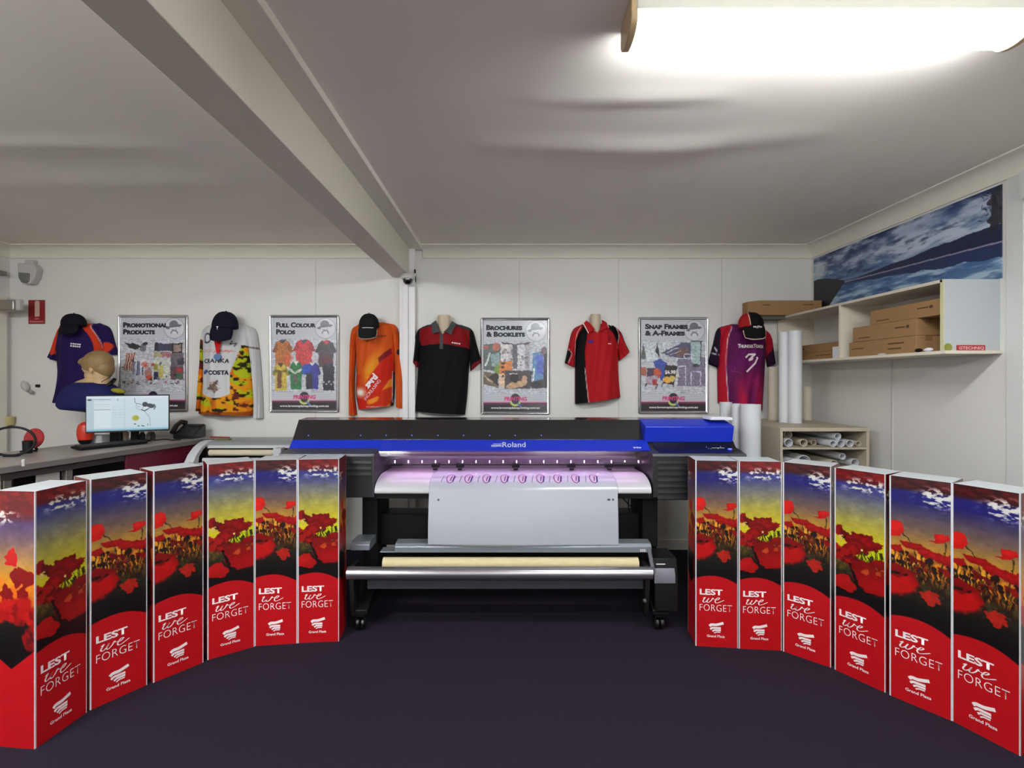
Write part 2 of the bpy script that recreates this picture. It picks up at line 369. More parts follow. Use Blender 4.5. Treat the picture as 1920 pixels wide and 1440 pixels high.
def art_panel(kind):
    # units: x 0..0.2207 (width / height), y 0..1
    W = BW/BH; A = Art(0, 0, W, 1, 470)
    X = A.X/W
    if kind == 'A':
        A.vgrad([(0, (50, 14, 20)), (.045, (74, 16, 24)), (.065, (40, 40, 120)), (.10, (38, 40, 128)), (.14, (78, 72, 112)), (.18, (108, 94, 104)), (.24, (150, 122, 96)), (.29, (184, 146, 70)), (.36, (216, 150, 48)), (.42, (196, 112, 36)), (.47, (58, 50, 36)), (.55, (34, 32, 28)), (.6, (26, 20, 22)), (1, (26, 20, 22))])
    elif kind == 'B':
        A.vgrad([(0, (96, 16, 22)), (.045, (120, 22, 26)), (.07, (62, 66, 138)), (.10, (82, 88, 142)), (.14, (122, 124, 136)), (.19, (150, 148, 120)), (.25, (186, 178, 90)), (.31, (206, 196, 62)), (.40, (214, 206, 48)), (.46, (90, 84, 44)), (.52, (40, 38, 30)), (.6, (26, 20, 22)), (1, (26, 20, 22))])
    else:
        A.vgrad([(0, (108, 12, 18)), (.08, (120, 16, 24)), (.13, (98, 76, 120)), (.2, (136, 108, 110)), (.28, (190, 150, 92)), (.36, (222, 160, 44)), (.44, (206, 110, 30)), (.48, (60, 50, 38)), (.56, (30, 26, 24)), (.6, (24, 18, 20)), (1, (24, 18, 20))])
    n = A.noise(.05, .03, 3 if kind == 'A' else 5, 4)
    sky = np.clip((.30-A.Y)/.1, 0, 1)
    A.c *= (1+(n-.5)[..., None]*.28*sky[..., None])
    # red torn edge at the top
    edge = .028+.02*A.noise(.03, 1, 9)+(.012*np.sin(X*3.1) if kind != 'S' else .06*np.abs(X-.5))
    A.put(np.clip((edge-A.Y)/.012, 0, 1), (110, 18, 24) if kind != 'A' else (66, 16, 22), .9)
    A.put(np.clip((edge-A.Y)/.012, 0, 1)*np.clip((A.noise(.03, .012, 4)-.45)*5, 0, 1), (168, 26, 28) if kind != 'A' else (124, 22, 26), .6)
    # clouds
    cl = np.clip((A.noise(.022, .012, 24 if kind == 'A' else 33, 4)-.50)*10, 0, 1)
    if kind == 'A': env = 1.3*np.exp(-((X-.80)/.26)**2-((A.Y-.075)/.035)**2)
    elif kind == 'B': env = np.exp(-((X-.66)/.42)**4-((A.Y-.066-.05*(X-.6)**2)/.026)**2)*1.3
    else: env = np.exp(-((X-.2)/.3)**2-((A.Y-.1)/.025)**2)
    A.put(cl*np.clip(env*1.8, 0, 1), (226, 224, 214), .95)
    ctr = A.X.copy(), A.Y.copy()
    A.X = A.X+(A.noise(.016, .016, 71, 3)-.5)*.016; A.Y = A.Y+(A.noise(.014, .014, 72, 3)-.5)*.013
    w = W
    R1 = [(150, 14, 16), (172, 20, 20), (124, 12, 16), (190, 32, 24)]
    if kind == 'A':
        # glowing field with dark stems
        fld = A.noise(.010, .028, 12, 3); A.put(np.clip((fld-.5)*6, 0, 1)*np.clip((A.Y-.31)/.03, 0, 1)*np.clip((.47-A.Y)/.05, 0, 1), (236, 178, 62), .85)
        A.put(np.clip((.46-fld)*6, 0, 1)*np.clip((A.Y-.32)/.03, 0, 1)*np.clip((.50-A.Y)/.05, 0, 1), (126, 66, 26), .8)
        stems(A, 90, 0, w, .33, .44, (46, 30, 22), 2)
        gr = A.noise(.012, .012, 18, 3); A.put(np.clip((gr-.52)*7, 0, 1)*np.exp(-((A.Y-.48)/.05)**2), (84, 88, 52), .7)
        A.line(smooth_line([(.2*w, .24), (.4*w, .30), (.46*w, .38)]), .004, (60, 44, 30)); A.line([(.9*w, .26), (.92*w, .34)], .004, (60, 44, 30))
        A.ell(.06*w, .235, .042, .036, (206, 30, 24), rot=-10, wob=.07, seed=1); A.ell(.06*w, .225, .034, .022, (226, 52, 38), .6, e=.012)
        A.ell(.84*w, .243, .027, .020, (196, 24, 22), rot=-30, wob=.08, seed=4); A.ell(.86*w, .238, .018, .012, (222, 48, 38), .6, rot=-30, e=.01)
        A.ell(.72*w, .262, .012, .004, (180, 20, 20))
        A.ell(.12*w, .322, .026, .016, (168, 18, 20), wob=.12, seed=2)
        for q in [(.34, .298, .028, .015), (.46, .303, .032, .018), (.60, .318, .034, .018), (.74, .326, .034, .018), (.9, .332, .034, .02), (1.0, .33, .02, .025)]:
            A.ell(q[0]*w, q[1], q[2], q[3], (158, 14, 18), rot=8, wob=.12, seed=q[0]*20)
            A.ell(q[0]*w-.004, q[1]-.005, q[2]*.6, q[3]*.5, (200, 30, 26), .7, e=.012)
        blossoms(A, 10, .3*w, w, .35, .40, .011, [(150, 20, 18), (120, 16, 18)], 6)
        # big cup at left
        A.ell(.08*w, .462, .085, .062, (150, 12, 16), rot=-12, wob=.05, seed=3)
        A.ell(.10*w, .485, .082, .048, (198, 26, 24), .9, rot=-16, e=.02)
        A.ell(.10*w, .43, .06, .022, (140, 16, 18), .9, rot=-6, wob=.2, seed=6)
        blossoms(A, 14, 0, .3*w, .425, .44, .006, [(44, 16, 16), (64, 30, 20)], 8)
        for q in [(.60, .505, .02, .016), (.70, .495, .022, .018), (.66, .525, .018, .016), (.78, .515, .014, .012)]:
            A.ell(q[0]*w, q[1], q[2], q[3], (196, 50, 34), .9, rot=20, wob=.1, seed=q[0]*11)
    elif kind == 'B':
        A.ell(.80*w, .40, .07, .05, (206, 222, 30), .8, e=.04)
        stems(A, 40, .5*w, w, .36, .42, (70, 60, 24), 5, .0025)
        gr = A.noise(.010, .012, 28, 3); A.put(np.clip((gr-.5)*7, 0, 1)*np.exp(-((A.Y-.47)/.03)**2), (170, 110, 40), .6)
        A.ell(.08*w, .305, .028, .026, (156, 16, 20), wob=.1, seed=2); A.ell(.2*w, .315, .022, .018, (120, 12, 18), wob=.2, seed=5); A.ell(.14*w, .335, .014, .012, (226, 200, 120))
        A.ell(.22*w, .335, .014, .008, (70, 20, 20), wob=.2)
        for q in [(.38, .335, .030, .026), (.52, .325, .036, .030), (.64, .330, .040, .030), (.72, .348, .034, .024), (.85, .337, .022, .014), (.45, .365, .050, .030), (.36, .38, .04, .024)]:
            A.ell(q[0]*w, q[1], q[2], q[3], (136, 12, 18), wob=.12, seed=q[0]*23); A.ell(q[0]*w-.004, q[1]-.006, q[2]*.55, q[3]*.4, (182, 22, 24), .7, e=.012)
        A.line([(.55*w, .385), (.56*w, .46)], .004, (70, 60, 24)); A.ell(.57*w, .372, .007, .006, (236, 226, 150))
        A.ell(.88*w, .425, .038, .022, (140, 14, 18), wob=.1, seed=8); A.ell(.86*w, .415, .022, .010, (176, 24, 24), .6, e=.01)
        blossoms(A, 16, 0, .45*w, .37, .46, .022, [(150, 18, 20), (118, 14, 18), (172, 30, 26)], 9)
        gg = A.noise(.012, .01, 41, 3); A.put(np.clip((gg-.5)*7, 0, 1)*np.exp(-((X-.3)/.3)**2-((A.Y-.50)/.03)**2), (74, 86, 60), .8)
        A.ell(.62*w, .47, .055, .045, (146, 16, 20), rot=25, wob=.08, seed=1)
        A.ell(.78*w, .51, .088, .058, (158, 16, 20), wob=.05, seed=7); A.ell(.82*w, .53, .07, .036, (188, 26, 26), .7, e=.03)
        blossoms(A, 8, .6*w, w, .455, .475, .011, [(196, 90, 44), (150, 40, 28)], 12)
        A.ell(.18*w, .555, .060, .036, (182, 26, 26), rot=8, wob=.08, seed=3); A.ell(.1*w, .545, .04, .02, (204, 42, 36), .6, e=.02)
        A.line(smooth_line([(.33*w, .46), (.44*w, .53), (.56*w, .6)]), .012, (26, 18, 20), .9)
    else:
        A.put(np.clip((A.noise(.012, .03, 52, 3)-.5)*6, 0, 1)*np.clip((A.Y-.33)/.04, 0, 1)*np.clip((.47-A.Y)/.05, 0, 1), (232, 120, 34), .8)
        A.ell(.42*w, .262, .034, .032, (206, 28, 26), wob=.1, seed=3)
        for q in [(.55, .335, .03, .04), (.85, .34, .05, .03), (.3, .40, .035, .03), (.7, .40, .03, .025)]:
            A.ell(q[0]*w, q[1], q[2], q[3], (150, 14, 18), wob=.13, seed=q[0]*13)
        A.ell(.5*w, .47, .12, .05, (186, 24, 24), .95, wob=.1, seed=2, e=.01)
        blossoms(A, 12, 0, w, .44, .52, .02, [(150, 18, 20), (196, 36, 28)], 19)
        A.ell(.95*w, .57, .06, .05, (176, 22, 24), .9, rot=-30, e=.01)
        A.put(np.exp(-((A.Y-.56)/.04)**2)*np.clip((A.noise(.02, .02, 61)-.45)*5, 0, 1), (40, 36, 34), .7)
    A.X, A.Y = ctr
    A.c *= (.93+.14*A.noise(.02, .014, 77, 3))[..., None]
    A.c = 255*(np.clip(A.c/255, 0, 1)**1.28)*.97
    # red base with arched top
    arch = (.617+.030*((X-.42)/.58)**2+.012*(X > .42)*((X-.42)/.58)**2) if kind != 'S' else (.618+.075*(1-np.abs(X-.42)/.58))
    A.put(np.clip((A.Y-arch+.005)/.004, 0, 1)*.0+np.clip((arch-A.Y)/.05, 0, 1)*np.clip((A.Y-(arch-.03))/.02, 0, 1)*(A.Y < arch), (20, 14, 16), .6)
    A.put(np.clip((A.Y-arch)/.003, 0, 1), RED)
    # unprinted margins
    mg = .0058 if kind != 'S' else .005
    A.put(((A.X < mg) | (A.X > W-mg*.55)).astype(float), (214, 216, 220))
    return A
def grid_from(A, wid, hgt):
    h, w = A.X.shape; x0, y0, x1, y1 = A.b
    x = (A.X-x0)/(x1-x0)*wid-wid/2; zz = (1-(A.Y-y0)/(y1-y0))*hgt
    return np.stack([x, np.zeros_like(x), zz], -1)
def lettering():
    ex = []
    def put(V, F, x, zc, m=1):
        if len(V): ex.append(([(x+v[0]-BW/2, -.0008, zc+v[1]) for v in V], F, m))
    k = BH; W = BW
    put(*text2d('LEST', .032*k, .54*W, bold=.035), .10*W, (1-.722)*k)
    we = [smooth_line([(.02, .62), (.10, .78), (.06, .30), (.14, .12), (.24, .34), (.28, .70), (.25, .28), (.33, .12), (.43, .40), (.46, .74), (.50, .60), (.58, .58), (.70, .50), (.78, .74), (.68, .76), (.62, .38), (.70, .12), (.84, .22), (1.02, .50)])]
    V, F = strokes2d(we, .055); V = np.array(V)*[.50*W, .042*k]; V[:, 0] += V[:, 1]*.35
    put(V, F, .13*W, (1-.768)*k)
    put(*text2d('FORGET', .036*k, .76*W, bold=-.012, space=1.05), .10*W, (1-.808)*k)
    # swirl mark
    sw = []
    for i, (xa, xb, yy, hh) in enumerate([(.33, .66, .885, .015), (.35, .60, .901, .011), (.40, .60, .912, .009), (.44, .59, .921, .006)]):
        ln = smooth_line([(xa*W, (1-yy)*k-.004), (xa*W+.012, (1-yy)*k+hh*.3), ((xa+xb)/2*W, (1-yy)*k+hh*.35), (xb*W, (1-yy)*k+hh*(1.1 if i == 0 else .4))])
        V, F = strokes2d([ln], hh); put(V, F, 0, 0)
    put(*text2d('Grand Plaza', .0135*k, .42*W, bold=.02), .27*W, (1-.948)*k)
    return ex
LET = lettering()
def front_mesh(kind):
    A = art_panel(kind); P = grid_from(A, BW, BH)
    return grid_mesh('front_panel', P, A.c, [m_print, m_letter], extra=LET)
SA = art_panel('S'); MESH = {k: front_mesh(k) for k in 'AB'}
def side_mesh(s):
    A = SA; P = grid_from(A, BW, BH); x = P[..., 0]*(1 if s < 0 else -1)
    return grid_mesh('side_panel', np.stack([np.full_like(x, s*(BW/2+.0005)), (BW/2-x)*BD/BW, P[..., 2]], -1)*1.0, A.c, m_print)
SM = {-1: side_mesh(-1), 1: side_mesh(1)}
def column_shell():
    mb = MB(); mb.box(-BW/2, BW/2, .0015, BD, 0, BH-.004); return mb
# corner points of the printed fronts on the floor: left x,y -> right x,y as seen in plan
FL = [(65, 1405, 163, 1335.5, 'B'), (167, 1333, 277, 1283.5, 'A'), (284, 1282, 384, 1241, 'A'), (388.5, 1238, 477, 1212.5, 'B'), (478.5, 1211.5, 556, 1206.5, 'A'), (559, 1206, 634.4, 1202.5, 'B')]
FR = [(1305.5, 1211, 1382, 1215.6, 'A'), (1385, 1216, 1466, 1220, 'B'), (1468, 1221, 1558, 1252, 'A'), (1560.5, 1253, 1665, 1301.5, 'B'), (1667.5, 1303, 1785, 1352, 'A'), (1788, 1353, 1909, 1416, 'A')]
ordn = ['nearest', 'second nearest', 'third nearest', 'third farthest', 'second farthest', 'farthest']
protos = {}
def floor_pt(px, py): d = 950*CAMZ/(py-713); return Vector((XX(px, d), d, 0))
def place_column(q, label):
    a = floor_pt(q[0], q[1]); b = floor_pt(q[2], q[3]); c = (a+b)/2; d = b-a; ang = math.atan2(d.y, d.x)
    M = Matrix.Translation(c) @ Matrix.Rotation(ang, 4, 'Z'); k = q[4]
    if k in protos: return dup(protos[k], M, label)
    t = thing('display_box', label, 'display box', group='poppy display boxes')
    column_shell().build('shell', m_white, t, bevel=.0015)
    obj_of(MESH[k], 'front_panel', t); obj_of(SM[-1], 'side_panel', t); obj_of(SM[1], 'side_panel', t)
    lid = MB(); lid.box(-BW/2+.002, BW/2-.002, .002, BD-.002, BH-.004, BH); lid.build('lid', mat('white_lid', (190, 195, 198), .4), t, bevel=.001)
    t.matrix_basis = M; protos[k] = t; return t
for i, q in enumerate(FL): place_column(q, 'white-edged poppy display box, %s of the six in the left arc' % ordn[i])
for i, q in enumerate(FR): place_column(q, 'white-edged poppy display box, %s of the six in the right arc' % ordn[5-i])

# ------------------------------------------------------------------ wide-format printer
m_dark = mat('printer_charcoal', (30, 30, 34), .42, noise=.04, nscale=60)
m_dark2 = mat('printer_grey_lip', (56, 56, 62), .4)
m_blk = mat('black_steel', (9, 9, 10), .55, spec=.3)
m_blue = mat('printer_blue', (18, 44, 178), .35)
m_lid = mat('smoked_lid', (14, 13, 15), .22, spec=1, coat=1)
m_silver = mat('silver_panel', (150, 158, 166), .38, metal=.6)
m_chrome = mat('brushed_aluminium', (176, 174, 180), .28, metal=.9)
m_inner = mat('carriage_bay', (150, 132, 150), .3, metal=.4)
m_plat = mat('platen_white', (186, 186, 190), .3)
m_kraft = mat('cardboard_core', (206, 190, 150), .7, noise=.05, nscale=30)
m_led = mat('led_white', (255, 235, 255), .3, emit=(255, 214, 250), es=9)
m_bled = mat('led_blue', (60, 70, 255), .3, emit=(70, 80, 255), es=3)
PX0, PX1 = -1.432, 1.479; OX0, OX1 = -.835, .895       # machine ends, carriage opening
pr = thing('wide_format_printer', 'long black and blue wide-format printer on a wheeled stand', 'printer', (0, 3.5, 0))
prof = [(3.15, .795), (3.15, 1.058), (3.156, 1.064), (3.294, 1.081), (3.351, 1.130), (3.44, 1.13), (3.92, 1.13), (3.92, .85), (3.86, .795)]
def housing(name, xa, xb, louvres):
    mb = MB(); mb.prism(prof, xa, xb); o = mb.build(name, m_dark, pr, bevel=.004)
    lp = MB(); lp.prism([(3.147, 1.052), (3.153, 1.0665), (3.296, 1.0835), (3.294, 1.079), (3.158, 1.060), (3.152, 1.05)], xa+.001, xb-.001); lp.build('front_lip', m_dark2, o)
    for k in range(louvres):
        z = 1.03-k*.0365
        MB().prism([(3.1515, z), (3.147, z-.022), (3.147, z-.026), (3.1515, z-.031)], xa+.03, xb-.02).build('louvre', m_dark, o)
    return o
lh = housing('left_housing', PX0, OX0, 3); rh = housing('right_housing', OX1, PX1, 7)
MB().prism([(3.148, .80), (3.148, 1.06), (3.30, 1.08), (3.30, .80)], OX0-.012, OX0-.002).build('housing_edge', m_dark2, lh)
# blue band along the front, smoked lid above
MB().prism([(3.288, 1.078), (3.350, 1.131), (3.356, 1.127), (3.31, 1.07)], PX0+.004, OX0-.002).build('blue_band', m_blue, pr, bevel=.001)
mb = MB(); mb.prism([(3.235, 1.078), (3.349, 1.132), (3.36, 1.125), (3.25, 1.066)], OX0, OX1+.012)
bb = mb.build('blue_band', m_blue, pr, bevel=.001)
lid = MB(); lid.prism([(3.352, 1.131), (3.452, 1.256), (3.60, 1.262), (3.92, 1.20), (3.92, 1.12), (3.4, 1.12)], PX0, PX1-.02)
lid.build('lid', m_lid, pr, bevel=.003)
for k in range(9): x = XX([578, 676, 724, 772, 821, 869, 918, 966, 1015][k], 3.37); MB().ball((x, 3.372, 1.158), .0028, n=8).build('blue_light', m_bled, pr)
# hood over the right-hand end
mb = MB(); mb.prism([(3.325, 1.118), (3.30, 1.222), (3.318, 1.231), (3.47, 1.262), (3.47, 1.118)], OX1-.005, XX(1373, 3.33)); hd = mb.build('right_hood', m_blue, pr, bevel=.005)
# control panel on the right slope
cp = MB().prism([(3.17, 1.0665), (3.295, 1.0835), (3.34, 1.122), (3.333, 1.126), (3.29, 1.088), (3.17, 1.070)], OX1+.05, PX1-.004).build('control_panel', mat('panel_black', (14, 14, 18), .25), pr)
MB().box(1.315, 1.395, 3.277, 3.287, 1.083, 1.0875).build('display', mat('display_strip', (150, 160, 120), .3, emit=(150, 160, 120), es=.6), cp)
for px, py in ((1326, 832), (1328, 837), (1353, 831), (1357, 836), (1331, 839), (1345, 838)):
    d = 3.29; MB().ball((XX(px, 3.27), 3.262+(837-py)*.004, 1.087+(837-py)*.0012), .0035, n=8).build('button', mat('button_grey', (120, 126, 170), .3), cp)
MB().lathe([(.0, 0), (.012, 0), (.012, .004), (0, .005)], Matrix.Translation((XX(1368, 3.25), 3.245, 1.083)), 16).build('power_button', m_bled, cp)
# carriage bay
mb = MB(); mb.box(OX0, OX1, 3.60, 3.62, .80, 1.12); mb.box(OX0, OX1, 3.30, 3.62, 1.075, 1.085)
bay = mb.build('carriage_bay', m_inner, pr)
mb = MB(); mb.box(OX0+.02, OX1-.03, 3.45, 3.60, 1.022, 1.058); mb.box(OX0+.02, OX1-.03, 3.43, 3.46, .995, 1.012)
mb.build('rail', m_chrome, bay, bevel=.003)
mb = MB(); mb.box(OX0+.03, OX1-.10, 3.395, 3.402, .955, .961); mb.box(OX0+.05, OX0+.12, 3.39, 3.41, .952, .968); mb.box(OX1-.2, OX1-.03, 3.38, 3.41, .95, .975)
mb.build('guide_rod', m_blk, bay)
for k in range(19):
    x = XX(741+k*25.3, 3.44); MB().box(x-.0028, x+.0028, 3.428, 3.434, .966, .982).build('led', m_led, bay)
gl = MB().box(OX0+.02, OX1-.02, 3.29, 3.34, 1.0695, 1.0735).build('led_bar', mat('led_bar_lit', (255, 220, 255), .3, emit=(240, 176, 240), es=6), bay)
for px in (817, 863, 967, 1071, 1141):
    x = XX(px, 3.38); mb = MB(); mb.box(x-.026, x+.026, 3.36, 3.40, .945, .970); mb.tube([(x-.014, 3.352, .940), (x+.014, 3.352, .940)], .011, 14); mb.build('pinch_roller', m_blk, bay, bevel=.002)
# platen and white front apron
ap = [(3.60, .905), (3.40, .912), (3.34, .915)]
for k in range(9): a = PI/2*k/8; ap.append((3.34-.205*math.sin(a), .835+.08*math.cos(a)))
ap += [(3.135, .828), (3.150, .828)]
for k in range(8, -1, -1): a = PI/2*k/8; ap.append((3.34-.19*math.sin(a), .82+.08*math.cos(a)))
ap += [(3.60, .89)]
MB().prism(ap, OX0+.004, OX1-.012).build('apron', m_plat, pr)
MB().box(OX0-.02, OX1+.02, 3.17, 3.80, .785, .822).build('chassis', m_blk, pr)
# clear front cover, slightly smoked
mg = bpy.data.materials.new('smoked_clear_cover'); mg.use_nodes = True; nt = mg.node_tree; nt.nodes.clear()
o_ = nt.nodes.new('ShaderNodeOutputMaterial'); tr = nt.nodes.new('ShaderNodeBsdfTransparent'); gs = nt.nodes.new('ShaderNodeBsdfGlossy'); mx = nt.nodes.new('ShaderNodeMixShader')
tr.inputs[0].default_value = (.80, .74, .82, 1); gs.inputs['Roughness'].default_value = .08; mx.inputs[0].default_value = .05
nt.links.new(tr.outputs[0], mx.inputs[1]); nt.links.new(gs.outputs[0], mx.inputs[2]); nt.links.new(mx.outputs[0], o_.inputs[0])
MB().prism([(3.235, 1.072), (3.228, 1.040), (3.262, .985), (3.265, .985), (3.232, 1.040), (3.239, 1.072)], OX0+.002, OX1-.002).build('front_cover', mg, pr)
# maker's name on the band
def on_band(V, F, x, t0, name, m, parent):       # band plane: up-vector along the slope
    p0 = Vector((0, 3.235, 1.078)); u = Vector((0, .114, .054)).normalized(); n = Vector((0, -.054, .114)).normalized()
    mb = MB(); mb.add([Vector((x+v[0], 0, 0))+p0+u*(t0+v[1])+n*.0008 for v in V], F); return mb.build(name, m, parent, smooth=False)
m_sil = mat('silver_print', (190, 196, 214), .4)
V, F = text2d('Roland', .062, .150, bold=.01); on_band(V, F, XX(942, 3.28), .035, 'lettering', m_sil, bb)
V, F = strokes2d([[(0, .008), (.03, .008), (.04, .012), (.07, .012)], [(0, .022), (.05, .022), (.065, .026)], [(.012, .038), (.055, .038), (.07, .044)]], .007); on_band(V, F, XX(921, 3.28), .035, 'lettering', m_sil, bb)
V, F = dashes2d(.055, .014, 3); on_band(V, F, XX(1186, 3.28), .03, 'lettering', m_sil, bb)
# stand
def leg(xa, xb, s):
    mb = MB(); mb.box(xa, xb, 3.30, 3.62, .44, .80); mb.box(xa, xb, 3.32, 3.55, .12, .46); g = mb.build('leg', m_blk, pr, bevel=.004)
    mb = MB(); mb.prism([(3.06, .105), (3.06, .135), (3.30, .23), (3.60, .23), (3.86, .135), (3.86, .105)], xa, xb); mb.build('foot', m_blk, pr, bevel=.004)
    xc = (xa+xb)/2
    for y in (3.11, 3.80):
        mb = MB(); mb.box(xc-.03, xc+.03, y-.03, y+.03, .085, .107); mb.box(xc-.030, xc-.024, y-.025, y+.025, .03, .09); mb.box(xc+.024, xc+.030, y-.025, y+.025, .03, .09)
        c = mb.build('caster', m_blk, pr)
        w = MB(); 
        for dx in (-.015, .015): w.lathe([(0, -.011), (.034, -.011), (.038, -.006), (.038, .006), (.034, .011), (0, .011)], Matrix.Translation((xc+dx, y, .038)) @ Matrix.Rotation(PI/2, 4, 'Y'), 20)
        w.build('wheel', mat('rubber_black', (12, 12, 13), .3), c)
leg(-.955, -.855, -1); leg(.87, .97, 1)
MB().box(-.86, .88, 3.40, 3.56, .42, .63).build('crossbar', m_blk, pr, bevel=.004)
mb = MB(); mb.box(-.86, .88, 3.36, 3.56, .16, .22); mb.build('lower_crossbar', mat('dark_bar', (30, 30, 34), .5), pr, bevel=.004)
# silver paper guide below the sheet
mb = MB(); mb.prism([(3.10, .470), (3.10, .505), (3.12, .522), (3.19, .528), (3.19, .470)], XX(740, 3.1), XX(1222, 3.1)); mb.prism([(3.10, .470), (3.10, .476), (3.19, .476), (3.19, .470)], XX(712, 3.1), XX(742, 3.1))
mb.build('paper_guide', m_silver, pr, bevel=.003)
MB().prism([(3.14, .470), (3.14, .505), (3.16, .522), (3.30, .522), (3.30, .470)], XX(657, 3.14), XX(693, 3.14)).build('guide_bracket', m_silver, pr, bevel=.003)
V, F = dashes2d(.035, .005, 3, rows=2); MB().add([(XX(1200, 3.1)+v[0], 3.0995, .488+v[1]) for v in V], F).build('lettering', m_letter, pr, smooth=False)
# take-up unit: front bar, base bar, arms, drive box
MB().tube([(XX(652, 3.03), 3.03, .372), (XX(1222, 3.03), 3.03, .372)], .037, 28).build('take_up_bar', m_chrome, pr)
MB().box(XX(690, 3.1), XX(1206, 3.1), 3.08, 3.14, .255, .315).build('base_bar', mat('grey_bar', (58, 56, 62), .5), pr, bevel=.004)
for s, xx in ((0, XX(664, 3.08)), (1, XX(1210, 3.08))):
    mb = MB(); mb.prism([(3.02, .34), (3.05, .41), (3.14, .41), (3.16, .10), (3.06, .10)], xx-.014, xx+.014); mb.build('take_up_bracket', m_blk, pr, bevel=.003)
    if s: MB().tube([(XX(1217, 3.1), 3.11, .50), (XX(1224, 3.07), 3.05, .36)], .013, 10).build('arm', mat('grey_arm', (92, 90, 96), .5), pr)
x0, x1 = XX(1224, 3.1), XX(1262, 3.1)
mb = MB(); mb.prism([(3.06, .12), (3.06, .33), (3.09, .44), (3.28, .44), (3.28, .12)], x0, x1+.02); db = mb.build('drive_box', m_blk, pr, bevel=.006)
MB().prism([(3.055, .30), (3.058, .345), (3.075, .385), (3.085, .385), (3.075, .30)], x0-.002, x1).build('drive_label', mat('silver_label', (120, 120, 130), .4, metal=.3), db, bevel=.001)
MB().box(x0+.015, x0+.07, 3.077, 3.082, .405, .41).build('switch', m_letter, db)
MB().lathe([(0, 0), (.012, 0), (.010, .012), (0, .014)], Matrix.Translation((XX(1212, 3.0), 3.04, .205)) @ Matrix.Rotation(PI/2, 4, 'X'), 12).build('knob', m_chrome, pr)
# cables below the right end
for a, b, c in ((1180, 1178, 1180), (1187, 1188, 1186), (1162, 1178, 1196)):
    MB().tube([Vector(p) for p in smooth_line([tuple(at(a, 928, 3.42)), tuple(at(b, 945, 3.40)), tuple(at(c, 962, 3.41))])], .004, 6).build('cable', m_blk, pr)
# printed vinyl hanging from the machine
sx0, sx1 = XX(803, 3.1), XX(1160, 3.1)
path = [(3.50, .914), (3.40, .919), (3.34, .922)]
for k in range(1, 11): a = PI/2*k/10; path.append((3.34-.215*math.sin(a), .838+.084*math.cos(a)))
for k in range(1, 30):
    t = k/29; path.append((3.125-.02*math.sin(t*PI*.9)-.03*t*t+.012*max(0, t-.93)*30*t, .838-.335*t))
P = np.array(path); seg = np.r_[0, np.cumsum(np.hypot(*np.diff(P, axis=0).T))]; L = seg[-1]
A = Art(0, 0, sx1-sx0, L, 260, bg=(168, 173, 182))
Wd = sx1-sx0
A.ell(.060, .455, .006, .006, (16, 16, 20)); A.ell(Wd-.03, .455, .006, .006, (16, 16, 20)); A.ell(Wd-.056, .455, .009, .006, (16, 16, 20))
us = np.linspace(0, Wd, A.w); ls = np.linspace(0, L, A.h)
yy = np.interp(ls, seg, P[:, 0]); zz = np.interp(ls, seg, P[:, 1])
U = np.tile(us, (A.h, 1)); tap = 1-np.clip((ls-.2)/L, 0, 1)*.0
Y_ = np.tile(yy[:, None], (1, A.w)); Z_ = np.tile(zz[:, None], (1, A.w))
hang = np.clip((ls-.34)/.3, 0, 1)[:, None]
Y_ = Y_-hang*.012*np.sin(U/Wd*PI*1.3+.4)-.0*U; Z_ = Z_-hang**3*.010*(U/Wd)
ins = np.clip((.30-ls)/.14, 0, 1)[:, None]**2
X_ = sx0+U; X_ = (X_-(sx0+sx1)/2)*(1-.018*ins)+(sx0+sx1)/2
ex = []
def on_sheet(V, F, x, l0, col):
    pts = []
    for v in V:
        l = l0-v[1]; pts.append((sx0+x+v[0], float(np.interp(l, seg, P[:, 0]))-.0012, float(np.interp(l, seg, P[:, 1]))+.0012))
    ex.append((pts, F, col))
for k in range(9):
    x = .125+k*.1135+(.0 if k < 6 else -.004); l0 = .335
    oval = smooth_line([(.025+.024*math.cos(a), .045+.055*math.sin(a)) for a in np.linspace(.1, 2*PI*.86, 12)], 3)
    on_sheet(*strokes2d([oval], .0055), x-.025, l0, 1)
    V, F = dashes2d(.075, .010, 7); V = V+[0, .006]; V = np.stack([-V[:, 1]+.03, V[:, 0]], 1) @ np.array([[1, 0], [.12, 1]]); on_sheet(V, F, x-.008, l0, 2)
    V, F = dashes2d(.06, .008, 6, 2); V = V+[0, .004]; V = np.stack([-V[:, 1]+.015, V[:, 0]+.012], 1) @ np.array([[1, 0], [.12, 1]]); on_sheet(V, F, x-.012, l0, 1)
    V, F = dashes2d(.085, .004, 12, 3); V = np.stack([-V[:, 1], V[:, 0]], 1) @ np.array([[1, 0], [.12, 1]]); on_sheet(V, F, x-.055, l0+.004, 3)
me = grid_mesh('vinyl_sheet', np.stack([X_, Y_, Z_], -1), A.c, [vmat('vinyl', .28, .5, coat=.5), mat('ink_magenta', (150, 50, 120), .4), mat('ink_navy', (40, 40, 120), .4), mat('ink_grey', (110, 110, 120), .4)], extra=ex)
o = obj_of(me, 'vinyl_sheet'); md = o.modifiers.new('thick', 'SOLIDIFY'); md.thickness = .0006; md.offset = -1
tag(o, 'white vinyl sheet with a row of printed logos hanging from the printer', 'vinyl sheet')
tb = MB().hollow((XX(719, 3.13), 3.13, .396), (XX(1196, 3.13), 3.13, .396), .036, .006).build('cardboard_tube', m_kraft)
tag(tb, 'long beige cardboard core tube behind the silver take-up bar', 'cardboard tube')
mb = MB(); mb.box(XX(1329, 3.36), XX(1371, 3.36), 3.335, 3.47, 1.2635, 1.272); mb.box(XX(1329, 3.36)+.002, XX(1369, 3.36), 3.33, 3.465, 1.272, 1.281)
